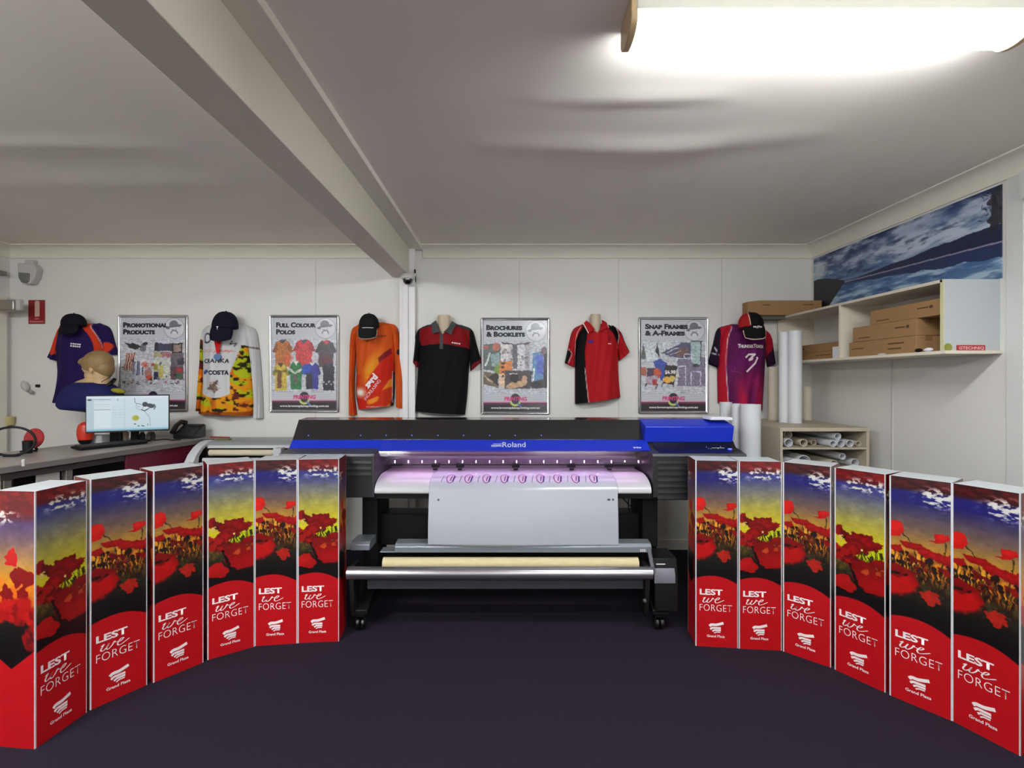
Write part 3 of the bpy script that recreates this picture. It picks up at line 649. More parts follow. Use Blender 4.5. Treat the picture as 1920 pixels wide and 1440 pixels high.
nb = mb.build('notepad', mat('paper_white', (230, 232, 240), .5), bevel=.001); tag(nb, 'white notepad lying on top of the blue printer hood', 'notepad')

# ------------------------------------------------------------------ snap frames with posters
m_snap = mat('polished_snap_frame', (196, 196, 200), .18, metal=.95)
m_poster = vmat('poster_paper', .35, .5, coat=.3)
m_ink = mat('black_ink', (22, 22, 28), .5); m_url = mat('white_print', (232, 228, 230), .5); m_mag = mat('magenta_print', (206, 70, 130), .5)
GREY = (120, 122, 132)
def poster_base(x0, y0, x1, y1):
    A = Art(x0, y0, x1, y1, 1.55, bg=(196, 198, 206))
    g = np.random.default_rng(5)
    y = y0+3
    while y < y1-12:       # faint slanted lines of background lettering
        x = x0
        while x < x1:
            w = g.uniform(2, 7); A.line([(x, y-(x-x0)*.05), (x+w, y-(x+w-x0)*.05)], .9, (168, 172, 186), .75); x += w+g.uniform(1, 2.5)
        y += 4.3
    cx, cy, r = x1-21, y0+20, 18.5
    A.ell(cx, cy, r+1.2, r+1.2, (150, 152, 160)); A.ell(cx, cy, r, r, (206, 208, 214))
    A.ell(cx-1, cy-7, 8.5, 8, (112, 114, 122)); A.ell(cx-1, cy-3, 15, 3.4, (104, 106, 114), rot=-12)
    A.poly([(cx-9, cy-1), (cx+8, cy-3), (cx+6, cy+8), (cx, cy+12), (cx-6, cy+8)], (214, 216, 220))
    A.line(smooth_line([(cx-6, cy+9), (cx-4, cy+5), (cx, cy+4), (cx+4, cy+5), (cx+6, cy+9)]), 2.4, (120, 122, 130)); A.ell(cx, cy+8, 2.6, 2.4, (216, 218, 222)); A.line([(cx-5, cy+2), (cx-1, cy+2)], 1, (110, 112, 120)); A.line([(cx+2, cy+1.5), (cx+5, cy+1)], 1, (110, 112, 120))
    A.rect(x0, y1-17, x1, y1, (34, 28, 36)); A.rect(x0, y1-17.5, x1, y1-14, (110, 30, 74)); A.rect(x0, y1-20, x1, y1-17.5, (206, 170, 190))
    xm = (x0+x1)/2
    A.ell(xm, y1-24, 9, 10, (40, 40, 50)); A.ell(xm, y1-17, 9.5, 7, (196, 206, 110)); A.ell(xm, y1-21, 7, 7, (46, 44, 56)); A.line([(xm+5, y1-15), (xm+10, y1-10)], 3, (90, 120, 200))
    return A
def pic_clutter(A, x0, y0, x1, y1):
    g = np.random.default_rng(31)
    A.rect(x0+67, y0+2, x0+96, y0+16, (60, 62, 84)); A.rect(x0+64, y0, x0+70, y0+16, (36, 36, 56)); A.rect(x0+96, y0+1, x0+116, y0+20, (44, 36, 40)); A.rect(x0+99, y0+4, x0+113, y0+17, (150, 128, 120))
    for k in range(8): A.line([(x0+12+k*2.2, y0+20), (x0+6+k*2.4, y0+52)], 2.0, [(150, 84, 60), (190, 150, 130), (120, 40, 40), (200, 170, 160)][k % 4])
    for k in range(6): A.line([(x0+26+k*3, y0+36), (x0+24+k*3.4, y0+60)], 2.4, [(90, 104, 150), (200, 200, 214), (60, 60, 90)][k % 3])
    A.ell(x0+24, y0+7, 13, 5, (40, 40, 44), rot=10, wob=.15); A.ell(x0+42, y0+10, 6, 8, (110, 112, 120)); A.ell(x0+46, y0+2, 5, 3, (40, 40, 44))
    A.rect(x0+62, y0+18, x0+80, y0+28, (170, 160, 120)); A.rect(x0+78, y0+18, x0+94, y0+28, (170, 110, 120)); A.rect(x0+94, y0+20, x0+118, y0+46, (104, 96, 104)); A.rect(x0+106, y0+30, x0+119, y0+42, (56, 50, 62))
    A.ell(x0+46, y0+38, 9, 9, (214, 206, 206)); A.ell(x0+46, y0+42, 7, 6, (206, 130, 120)); A.rect(x0+62, y0+32, x0+92, y0+42, (206, 206, 190)); A.ell(x0+52, y0+58, 7, 9, (170, 120, 110)); A.ell(x0+54, y0+66, 6, 5, (190, 70, 50))
    A.rect(x0+62, y0+40, x0+70, y0+52, (170, 160, 80)); A.rect(x0+71, y0+44, x0+80, y0+66, (196, 186, 110)); A.rect(x0+82, y0+46, x0+91, y0+66, (206, 206, 190)); A.rect(x0+62, y0+55, x0+71, y0+70, (54, 58, 84)); A.rect(x0+93, y0+46, x0+118, y0+70, (96, 70, 76)); A.rect(x0+104, y0+48, x0+117, y0+56, (160, 50, 50)); A.rect(x0+104, y0+57, x0+116, y0+68, (70, 96, 76))
    for _ in range(46):
        x = g.uniform(x0+2, x1-3); y = g.uniform(y0+68, y0+78) if g.random() < .6 else g.uniform(y0+20, y0+66)
        c = [(70, 60, 84), (180, 60, 50), (40, 40, 50), (196, 196, 206), (120, 110, 130), (60, 90, 80)][g.integers(6)]
        A.ell(x, y, g.uniform(1.2, 3.6), g.uniform(1, 2.6), c, .8, rot=g.uniform(-40, 40))
def tiny_shirt(A, x, y, w, h, c, c2, sl=True):
    A.poly([(x+w*.32, y), (x+w*.68, y), (x+w*.86, y+h*.12), (x+w*.84, y+h), (x+w*.16, y+h), (x+w*.14, y+h*.12)], c)
    if sl:
        A.poly([(x+w*.2, y+h*.06), (x+w*.3, y+h*.3), (x+w*.12, y+h*.46), (x-w*.02, y+h*.42)], tuple(v*.8 for v in c)); A.poly([(x+w*.8, y+h*.06), (x+w*.7, y+h*.3), (x+w*.88, y+h*.46), (x+w*1.02, y+h*.42)], tuple(v*.8 for v in c))
    A.poly([(x+w*.32, y-h*.02), (x+w*.5, y+h*.14), (x+w*.68, y-h*.02)], c2)
    for k in range(3): A.line([(x+w*(.35+.12*k), y+h*.3), (x+w*(.33+.13*k), y+h*.95)], 1.5, tuple(v*.8 for v in c), .5)
def pic_polos(A, x0, y0, x1, y1):
    W = x1-x0
    tiny_shirt(A, x0+0, y0+2, W*.33, 50, (186, 110, 56), (74, 76, 90)); A.ell(x0+30, y0+36, 8, 10, (206, 90, 50), .7, rot=30, e=6)
    tiny_shirt(A, x0+W*.32, y0+1, W*.35, 50, (206, 62, 70), (80, 80, 96)); tiny_shirt(A, x0+W*.67, y0+3, W*.33, 50, (74, 66, 74), (196, 60, 70)); A.ell(x0+W*.84, y0+40, 12, 8, (110, 36, 50), .7, e=6)
    tiny_shirt(A, x0+1, y0+46, W*.26, 50, (206, 180, 70), (80, 60, 50)); A.rect(x0+10, y0+60, x0+18, y0+92, (96, 50, 40), .8); A.line([(x0+4, y0+60), (x0+26, y0+60)], 4, (90, 80, 40), .7)
    tiny_shirt(A, x0+W*.25, y0+42, W*.25, 52, (40, 120, 70), (214, 214, 206)); A.line([(x0+30, y0+54), (x0+44, y0+64), (x0+58, y0+54)], 4, (200, 200, 190)); A.ell(x0+44, y0+74, 5, 9, (110, 90, 84), .8)
    tiny_shirt(A, x0+W*.49, y0+44, W*.27, 50, (48, 52, 150), (200, 200, 206)); A.ell(x0+W*.53, y0+56, 9, 9, (40, 80, 190)); A.rect(x0+W*.53, y0+64, x0+W*.63, y0+94, (40, 36, 50))
    tiny_shirt(A, x0+W*.75, y0+46, W*.25, 50, (34, 30, 44), (60, 60, 90), False)
    for k in range(5): A.ell(x0+W*(.80+.04*k), y0+80+(k % 2)*4, 2.2, 1.6, (180, 180, 190))
def pic_brochures(A, x0, y0, x1, y1):
    A.poly([(x0, y0+4), (x0+32, y0+4), (x0+32, y0+56), (x0, y0+52)], (94, 104, 100)); A.ell(x0+24, y0+10, 7, 8, (190, 110, 90)); A.poly([(x0+12, y0+24), (x0+30, y0+20), (x0+31, y0+50), (x0+16, y0+46)], (140, 166, 170)); A.line([(x0+12, y0+22), (x0+4, y0+44)], 3.4, (206, 214, 214)); A.ell(x0+26, y0+52, 6, 10, (120, 150, 70)); A.ell(x0+5, y0+10, 6, 4, (170, 90, 90))
    A.poly([(x0, y0+56), (x0+28, y0+60), (x0+28, y0+86), (x0, y0+80)], (110, 96, 80)); A.poly([(x0+10, y0+66), (x0+22, y0+58), (x0+28, y0+64), (x0+27, y0+82)], (44, 40, 38)); A.line([(x0+2, y0+64), (x0+16, y0+76)], 3, (190, 170, 130))
    A.poly([(x0+32, y0), (x0+62, y0+4), (x0+88, y0), (x0+84, y0+5), (x0+38, y0+5)], (84, 70, 84))
    for k, (a, b, c) in enumerate([(33, 45, (214, 208, 208)), (46, 53, (196, 190, 190)), (55, 63, (96, 90, 96)), (64, 67, (206, 204, 208)), (67, 78, (208, 206, 210)), (78, 86, (170, 168, 178))]):
        A.poly([(x0+a, y0+5), (x0+b, y0+5), (x0+b+1, y0+50), (x0+a, y0+50)], c)
    g = np.random.default_rng(4)
    for _ in range(30): A.ell(x0+g.uniform(36, 85), y0+g.uniform(10, 46), g.uniform(1, 3), g.uniform(1, 4), (110, 106, 116), .7)
    A.poly([(x0+30, y0+36), (x0+54, y0+36), (x0+54, y0+76), (x0+30, y0+78)], (220, 130, 60)); A.rect(x0+30, y0+60, x0+40, y0+84, (226, 190, 160))
    for k in range(4): A.ell(x0+36, y0+40+k*8, 3.4-.4*k, 2.8-.3*k, (70, 36, 30))
    A.poly([(x0+40, y0+54), (x0+92, y0+54), (x0+88, y0+88), (x0+40, y0+88)], (72, 62, 68)); A.ell(x0+62, y0+80, 20, 6, (196, 160, 120), rot=-12); A.ell(x0+77, y0+70, 5, 7, (214, 170, 140)); A.ell(x0+58, y0+68, 8, 9, (24, 20, 26)); A.line([(x0+50, y0+60), (x0+64, y0+60)], 1.4, (214, 206, 210))
    A.poly([(x0+92, y0+20), (x0+112, y0+18), (x0+114, y0+76), (x0+92, y0+74)], (96, 140, 186)); A.poly([(x0+98, y0+26), (x0+113, y0+24), (x0+114, y0+62), (x0+100, y0+60)], (84, 110, 200)); A.ell(x0+115, y0+18, 8, 9, (120, 100, 106)); A.poly([(x0+114, y0+24), (x0+121, y0+20), (x0+121, y0+86), (x0+90, y0+88), (x0+88, y0+76), (x0+112, y0+70)], (66, 62, 68)); A.ell(x0+98, y0+80, 10, 5, (40, 42, 50)); A.line([(x0+95, y0+50), (x0+94, y0+72)], 2.4, (230, 240, 236))
def pic_frames(A, x0, y0, x1, y1):
    A.poly([(x0+4, y0+2), (x0-1, y0+32), (x0+10, y0+34)], (90, 94, 92)); A.poly([(x0+4, y0+1), (x0+26, y0+1), (x0+32, y0+36), (x0+10, y0+36)], (200, 208, 212)); A.poly([(x0+31, y0+1), (x0+27, y0+20), (x0+36, y0+32)], (44, 46, 50)); A.poly([(x0+31, y0+1), (x0+54, y0+1), (x0+58, y0+26), (x0+38, y0+30)], (202, 206, 210))
    A.rect(x0+68, y0+30, x1, y0+84, (128, 120, 146)); A.poly([(x0+36, y0+22), (x0+66, y0+8), (x0+76, y0+2), (x0+94, y0+2), (x0+94, y0+28), (x0+80, y0+32), (x0+56, y0+28)], (84, 84, 112)); A.ell(x0+78, y0+20, 14, 8, (120, 90, 84), .9, rot=-20); A.line([(x0+50, y0+20), (x0+70, y0+12)], 2, (190, 190, 200)); A.line([(x0+56, y0+25), (x0+74, y0+18)], 1.5, (176, 176, 190))
    A.poly([(x0+95, y0+1), (x0+114, y0+1), (x0+112, y0+44), (x0+95, y0+40)], (166, 190, 192)); A.line([(x0+95, y0), (x0+114, y0)], 1.4, (50, 50, 56)); A.line([(x0+113, y0+1), (x0+112, y0+44)], 1.6, (60, 60, 66)); A.ell(x0+104, y0+45, 7, 3, (70, 70, 76))
    for (a, b, c, d) in ((82, 24, 95, 32), (68, 32, 96, 36), (68, 47, 84, 82), (94, 57, 112, 82)):
        for q in ([(a, b), (c, b)], [(c, b), (c, d)], [(a, b), (a, d)]): A.line([(x0+q[0][0], y0+q[0][1]), (x0+q[1][0], y0+q[1][1])], 1.4, (220, 220, 226))
    A.poly([(x0+22, y0+38), (x0+36, y0+32), (x0+50, y0+42), (x0+40, y0+76)], (50, 76, 160)); A.rect(x0-1, y0+48, x0+10, y0+64, (170, 96, 70)); A.rect(x0+11, y0+50, x0+30, y0+80, (70, 56, 76)); A.ell(x0+31, y0+60, 7, 10, (196, 84, 56)); A.poly([(x0+10, y0+66), (x0+32, y0+64), (x0+30, y0+84), (x0+12, y0+80)], (170, 150, 170)); A.rect(x0+22, y0+72, x0+30, y0+82, (170, 50, 50))
    A.poly([(x0+46, y0+44), (x0+68, y0+46), (x0+62, y0+82), (x0+42, y0+78)], (40, 36, 36)); A.ell(x0+50, y0+72, 8, 6, (230, 170, 70)); A.ell(x0+58, y0+70, 6, 6, (220, 190, 100)); A.poly([(x0+70, y0+50), (x0+74, y0+68), (x0+66, y0+68)], (206, 204, 190))
    for q in ([(31, 80), (28, 88)], [(10, 80), (8, 84)], [(62, 82), (61, 86)], [(42, 78), (38, 84)]): A.line([(x0+q[0][0], y0+q[0][1]), (x0+q[1][0], y0+q[1][1])], 1.5, (40, 40, 46))
def snap_frame(x0, y0, x1, y1, title, label, pic, extra=None):
    d = 4.55; t = thing('snap_frame', label, 'poster frame', tuple(at((x0+x1)/2, y1, D)), 'poster snap frames on the back wall')
    X0, X1, Z1, Z0 = XX(x0, d), XX(x1, d), ZZ(y0, d), ZZ(y1, d)
    # mitred frame swept round a rounded rectangle
    r = .018; W = .026; path = []
    for cx, cz, a0 in ((X1-r, Z1-r, 0), (X0+r, Z1-r, 90), (X0+r, Z0+r, 180), (X1-r, Z0+r, 270)):
        for k in range(6): a = math.radians(a0+k*18); path.append((cx, cz, math.cos(a), math.sin(a)))
    prof = [(0, 0), (0, .008), (.004, .014), (.010, .017), (.016, .016), (.022, .011), (W, .009), (W, 0)]
    vs = []; n = len(path); m = len(prof)
    for cx, cz, ux, uz in path:
        for i_, h in prof:
            rr = r-i_; sx = 1 if ux > 0 else -1
            if rr >= 0: x, zz = cx+ux*rr, cz+uz*rr
            else: x, zz = cx+rr*(1 if cx > (X0+X1)/2 else -1), cz+rr*(1 if cz > (Z0+Z1)/2 else -1)
            vs.append((x, D-.003-h, zz))
    fs = [(i*m+j, ((i+1) % n)*m+j, ((i+1) % n)*m+(j+1) % m, i*m+(j+1) % m) for i in range(n) for j in range(m)]
    MB().add(vs, fs).build('frame', m_snap, t)
    MB().box(X0+.01, X1-.01, D-.006, D-.0005, Z0+.01, Z1-.01).build('backing', m_white, t)
    pw = W*950/d; A = poster_base(x0+pw, y0+pw, x1-pw, y1-pw); ctr = A.X.copy(), A.Y.copy(); A.X = A.X+(A.noise(4, 4, 3, 2)-.5)*3.2; A.Y = A.Y+(A.noise(4, 4, 4, 2)-.5)*3.2; pic(A, x0+pw, y0+46 if pic is not pic_clutter else y0+52, x1-pw, y1-40); A.X, A.Y = ctr
    msk = ((A.Y > y0+44) & (A.Y < y1-38))[..., None]; A.c = np.where(msk, np.clip(A.c*(.78+.42*A.noise(3, 2.4, 9, 2)[..., None]), 0, 255), A.c)
    P = np.stack([(A.X-954)/950*d, np.full(A.X.shape, D-.008), CAMZ-(A.Y-713)/950*d], -1)
    ex = []; k = d/950
    def tx(s, px, py, h, w, m, **kw):
        V, F = text2d(s, h*k, w*k, **kw); ex.append(([(XX(px, d)+v[0], D-.0088, ZZ(py, d)+v[1]) for v in V], F, m))
    for s, px, py, h, w in title: tx(s, px, py, h, w, 1, bold=.06, caps=1)
    xm = (x0+x1)/2; tx('www.brownsplainsprinting.com.au', xm-46, y1-9.5, 5.4, 92, 2, bold=.03)
    tx('PRINTING', xm-21, y1-25.5, 8, 43, 3, bold=.05, shear=.15)
    for q in (extra or []): tx(*q[:5], q[5], bold=.03)
    me = grid_mesh('poster', P, A.c, [m_poster, m_ink, m_url, m_mag, mat('coral_red', (230, 70, 60), .5)], extra=ex); obj_of(me, 'poster', t)
    MB().box(X0+W-.002, X1-W+.002, D-.0100, D-.0092, Z0+W-.002, Z1-W+.002)
snap_frame(219, 590, 351.5, 773, [('Promotional', 229, 614, 10, 84), ('Products', 229, 627, 10, 60)], 'silver-framed poster titled Promotional Products, partly behind the monitor', pic_clutter)
snap_frame(503.5, 590, 635.5, 774, [('Full Colour', 516.5, 614, 10, 75), ('Polos', 516.5, 627, 10, 36)], 'silver-framed poster titled Full Colour Polos showing seven small shirts', pic_polos)
snap_frame(901, 595, 1031.5, 777.5, [('Brochures', 911.5, 619, 10, 68), ('& Booklets', 911.5, 631.5, 10, 73)], 'silver-framed poster titled Brochures and Booklets right of the black polo', pic_brochures)
snap_frame(1197, 594, 1329.5, 776.5, [('Snap Frames', 1210, 617, 10, 81), ('& A-Frames', 1210, 629.5, 10, 75)], 'silver-framed poster titled Snap Frames and A-Frames', pic_frames, [('$6.98', 1247.5, 702, 8, 20, 2)])

# ------------------------------------------------------------------ garments on the wall
m_cloth = vmat('knit_cloth', .8, .2, bump=.25)
GD = 4.48; BACK = D-.004
def resample(poly, n):
    P = np.array(poly, float); s = np.r_[0, np.cumsum(np.hypot(*np.diff(P, axis=0).T))]; t = np.linspace(0, s[-1], n)
    return np.stack([np.interp(t, s, P[:, 0]), np.interp(t, s, P[:, 1])], 1)
class Garment:
    def __init__(s, label, cat, cx, cy, A, name='polo_shirt', group=None):
        s.t = thing(name, label, cat, tuple(at(cx, cy, D)), group); s.A = A; s.depth = {}
    def patch(s, name, Lp, Rp, amp, hole=None, base=.012, nu=70, nv=150, fold=.006, seed=0, front=0, taper=.12, mat_=None, smooth=True):
        Lq = smooth_line(Lp, 5) if smooth and len(Lp) > 2 else Lp; Rq = smooth_line(Rp, 5) if smooth and len(Rp) > 2 else Rp
        Lr, Rr = resample(Lq, nv), resample(Rq, nv); u = np.linspace(0, 1, nu); v = np.linspace(0, 1, nv)
        PX = Lr[:, None, 0]*(1-u)+Rr[:, None, 0]*u; PY = Lr[:, None, 1]*(1-u)+Rr[:, None, 1]*u
        bul = np.sin(PI*u)[None]**.55; tp = np.clip(v/taper, 0, 1)[:, None]**.5 if taper else 1
        ph = seed*1.7
        dep = base+front+amp*bul*(.30+.70*tp)+fold*bul*(np.sin(u[None]*17+ph+2.2*np.sin(v[:, None]*3+ph))*(.3+.9*v[:, None])+.6*np.sin(u[None]*31+v[:, None]*9+ph))
        dep = np.maximum(dep, .004)
        Y = BACK-dep; Xw = (PX-954)/950*GD; Zw = CAMZ-(PY-713)/950*GD
        C = s.A.sample(PX, PY)
        # close the tube with a back strip so that it has thickness
        Pf = np.stack([Xw, Y, Zw], -1); bk = Pf[:, ::-1].copy(); bk = bk[:, ::8]; bk[..., 1] = BACK-.001+np.zeros(bk.shape[:2])+front*-.3
        Pall = np.concatenate([bk[:, -1:], Pf, bk], 1)[:, :]; Cb = C[:, ::-1][:, ::8]*.6; Call = np.concatenate([Cb[:, -1:], C, Cb], 1)
        me = grid_mesh(name, Pall, Call, mat_ or m_cloth)
        if hole:        # open neckline
            hp_ = [(XX(a, GD), ZZ(b, GD)) for a, b in hole]; bm = bmesh.new(); bm.from_mesh(me); kill = []
            for f in bm.faces:
                c = f.calc_center_median(); ins = False
                if c.y > BACK-.003: continue
                for i in range(len(hp_)):
                    (xa, ya), (xb, yb) = hp_[i], hp_[(i+1) % len(hp_)]
                    if (ya > c.z) != (yb > c.z) and c.x < (xb-xa)*(c.z-ya)/(yb-ya)+xa: ins = not ins
                if ins: kill.append(f)
            bmesh.ops.delete(bm, geom=kill, context='FACES'); bm.to_mesh(me); bm.free()
        o = obj_of(me, name, s.t)
        s.depth[name] = (Xw, Zw, Y); return o
    def y_at(s, name, x, zz):
        Xw, Zw, Y = s.depth[name]; q = (Xw-x)**2+(Zw-zz)**2; return float(Y.flat[int(np.argmin(q))])
    def text(s, patch, V, F, px, py, mt, name='print', rot=0):
        k = GD/950; c, sn = math.cos(math.radians(rot)), math.sin(math.radians(rot)); pts = []
        for v in V:
            x = XX(px, GD)+(v[0]*c-v[1]*sn); zz = ZZ(py, GD)+(v[0]*sn+v[1]*c); pts.append((x, s.y_at(patch, x, zz)-.0035, zz))
        par = [c_ for c_ in s.t.children if c_.name.split('.')[0] == patch][0]
        return MB().add(pts, F).build(name, mt, par, smooth=False)
    def word(s, patch, txt, px, py, h, w, mt, rot=0, **kw):
        k = GD/950; V, F = text2d(txt, h*k, w*k, sub=kw.pop('sub', 1), **kw); return s.text(patch, V, F, px, py, mt, 'lettering', rot)
    def flat(s, name, poly, front, mt, th=.003):    # small stiff pieces such as collars
        mb = MB(); n = len(poly)
        f = [(XX(p[0], GD), BACK-front-(p[2] if len(p) > 2 else 0), ZZ(p[1], GD)) for p in poly]; b = [(x, y+th, zz) for x, y, zz in f]
        mb.add(f+b, [tuple(range(n)), tuple(range(n, 2*n))[::-1]]+[(i, (i+1) % n, n+(i+1) % n, n+i) for i in range(n)])
        return mb.build(name, mt, s.t, smooth=False)
c_ = lambda c: mat('cloth_%d_%d_%d' % c, c, .8, spec=.2)

# purple and orange polo
PUR = (34, 18, 76); ORG = (206, 58, 28)
A = Art(78, 585, 212, 765, 1.6, bg=PUR)
A.line(smooth_line([(112, 609), (103, 620), (97, 640), (94, 660)]), 10, ORG); A.line(smooth_line([(160, 607), (172, 625), (179, 645), (180, 664)]), 9, ORG); A.poly([(97, 725), (98, 760), (84, 760)], (196, 62, 34)); A.ell(195, 652, 8.5, 11, ORG, rot=20)
A.line(smooth_line([(166, 607), (177, 625), (184, 645), (185, 664)]), 1, (220, 200, 200))
G = Garment('purple polo shirt with orange shoulder panels hanging at far left', 'shirt', 145, 760, A, group='shirts on the back wall')
G.patch('torso', [(108, 607), (99, 622), (96, 650), (97, 675), (98.5, 700), (94, 730), (87.5, 755)], [(166, 605), (182, 614), (186, 640), (184, 670), (184, 700), (185, 730), (186, 758)], .13, seed=1)
G.patch('sleeve', [(110, 607), (98, 622), (89, 650), (81, 668)], [(118, 610), (108, 635), (102, 660), (97, 677)], .06, nu=24, nv=40, seed=2)
G.patch('sleeve', [(172, 608), (180, 630), (184, 650), (186, 664)], [(174, 604), (193, 614), (202, 640), (209, 664)], .06, nu=24, nv=40, seed=3)
G.text('torso', *dashes2d(.085, .012, 5, rows=2, gap=1.7), 143, 645, m_letter, 'chest_logo', -6)
# white long-sleeved fishing shirt with camouflage hem
A = Art(355, 600, 490, 795, 1.8, bg=(204, 204, 206))
n1 = A.noise(16, 14, 3, 2); n2 = A.noise(13, 16, 8, 2); n3 = A.noise(9, 7, 15, 3)
camo = np.zeros_like(A.c); camo[:] = (222, 146, 22); camo[n1 > .54] = (176, 186, 28); camo[n2 > .60] = (206, 110, 24); camo[(n3 > .60)] = (40, 34, 14); camo[(n3 > .57) & (n1 < .4)] = (96, 36, 26)
inside = ((A.X > 377+np.clip((A.Y-640)*.0, 0, 1)) & (A.X < 452-np.clip((A.Y-650)/50, 0, 1)*15) & (A.Y < 736+10*np.cos((A.X-407)/22)))
white = inside | (A.Y < 636+np.abs(A.X-380)*.15) | ((A.X > 462+np.clip((A.Y-648)/80, 0, 1)*8) & (A.Y < 790)) 
white &= ~((A.X < 374) & (A.Y > 636))
A.c = np.where(white[..., None], A.c, camo)
A.rect(355, 772, 469, 780, (130, 50, 20), .7)
A.line(smooth_line([(386, 642), (386, 630), (394, 626), (400, 632), (398, 640), (390, 643), (386, 640)]), 3, (50, 58, 84)); A.line([(440, 640), (436, 646), (446, 644), (443, 650)], 1.6, (50, 50, 60))
for k in range(5): A.line([(383+k*6, 662-(k % 2)), (388+k*6, 656)], 1.2, (200, 110, 100)); A.line([(413+k*5, 662-(k % 2)*3), (419+k*5, 657)], 1.2, (200, 100, 90))
A.line([(410, 660), (445, 659)], 1, (206, 110, 100)); A.line([(466, 651), (480, 653)], 3, (100, 70, 80), .8)
for k in range(6): A.line([(470+k*.4, 675+k*12), (470.5+k*.4, 682+k*12)], 1.6, [(70, 110, 90), (90, 90, 100)][k % 2])
g = np.random.default_rng(3)
A.ell(406, 726, 10, 8, (110, 96, 90), .9, wob=.25, seed=2)
for _ in range(26): A.line([(g.uniform(394, 420), g.uniform(712, 736)), (g.uniform(394, 420), g.uniform(712, 736))], .8, [(150, 30, 36), (60, 60, 60), (150, 150, 90), (190, 190, 190)][g.integers(4)], .7)
G = Garment('white long-sleeved fishing shirt with yellow camouflage hem under a navy cap', 'shirt', 415, 780, A, 'long_sleeve_shirt', 'shirts on the back wall')
G.patch('torso', [(388, 608), (376, 614), (372, 640), (373, 700), (371, 740), (364, 776)], [(440, 606), (458, 612), (464, 640), (465, 690), (471, 745), (469, 780)], .13, seed=4, fold=.008)
G.patch('sleeve', [(380, 610), (371, 622), (367.5, 680), (363, 730), (362, 770)], [(388, 612), (378, 640), (376, 690), (372, 735), (367, 772)], .05, nu=20, nv=80, seed=5)
G.patch('sleeve', [(452, 612), (460, 650), (466, 698), (471, 750), (470, 783)], [(456, 609), (472, 619), (479, 660), (484, 730), (486, 785)], .075, nu=24, nv=90, seed=6)
m_navy = mat('navy_print', (24, 30, 50), .6)
G.word('torso', 'CRANKA', 384, 681, 8, 52, m_navy, bold=.02, shear=.1); G.word('torso', 'COSTA', 396, 703, 8.5, 40, m_navy, bold=.05)
V, F = strokes2d([smooth_line([(.004, .0), (.0, .018), (.015, .034), (.036, .034), (.044, .022)]), smooth_line([(.016, .004), (.016, .018), (.028, .024), (.038, .018)])], .011); G.text('torso', V, F, 383, 702, mat('blue_print', (36, 72, 140), .6), 'emblem')
# orange long-sleeved jersey
OR = (206, 84, 28)
A = Art(645, 595, 762, 785, 1.8, bg=OR)
n1 = A.noise(30, 20, 6, 3)
t = (A.X-690)*.62+(A.Y-640)*.78       # diagonal field
A.put(((A.Y > 700) & (A.X > 662) & (A.X < 736)).astype(float)*np.clip((A.Y-698)/8, 0, 1), (196, 48, 22), .9)
A.ell(698, 690, 10, 28, (232, 160, 40), .85, rot=28, e=14)
s_ = np.sin((A.X*.62+A.Y*.9)/6.5+n1*4); A.put(np.clip(s_*2, 0, 1)*((A.X > 690) & (A.X < 736) & (A.Y > 705)), (236, 168, 44), .75)
A.poly([(688, 728), (694, 708), (734, 652), (736, 700), (712, 742), (688, 752)], (196, 34, 24), .9); A.poly([(711, 671), (732, 652), (733, 663), (712, 681)], (120, 30, 36), .95)
A.ell(676, 736, 11, 8, (236, 214, 200), .95, e=10); A.ell(676, 736, 5, 4, (246, 240, 236), e=5)
A.ell(676, 762, 16, 14, (206, 36, 20), .9, e=12); A.line(smooth_line([(665, 690), (664, 730), (668, 765)]), 5, (30, 20, 26), .9); A.line(smooth_line([(735, 700), (736, 740), (732, 760)]), 4, (30, 22, 26), .9)
A.line([(688, 762), (730, 763)], 1, (220, 200, 190)); A.ell(745.5, 660, 2.6, 5, (36, 26, 26)); A.line([(709, 631), (724, 630)], 2, (110, 50, 40), .8)
A.line([(734, 696), (733.5, 755)], .9, (230, 214, 206))
G = Garment('orange long-sleeved jersey with flame print under a black cap', 'shirt', 705, 775, A, 'long_sleeve_shirt', 'shirts on the back wall')
G.patch('torso', [(672, 604), (662, 614), (663, 650), (664, 700), (663, 735), (668, 768)], [(718, 603), (735, 612), (738, 650), (736, 700), (736, 735), (734, 761)], .12, seed=7, fold=.005)
G.patch('sleeve', [(668, 607), (654, 620), (651, 677), (650, 730), (650, 780)], [(674, 612), (664, 650), (661, 692), (660, 735), (664, 779)], .06, nu=24, nv=90, seed=8)
G.patch('sleeve', [(728, 612), (735, 646), (738, 707), (739, 735), (739, 764)], [(724, 604), (741, 613), (748, 662), (754.5, 707), (757, 767)], .06, nu=24, nv=90, seed=9)
G.word('torso', 'zard', 693, 730, 13, 30, m_letter, rot=50, bold=.06, shear=.1); G.word('torso', 'INCREASING', 689, 751, 6, 46, m_letter, rot=53, bold=-.005)
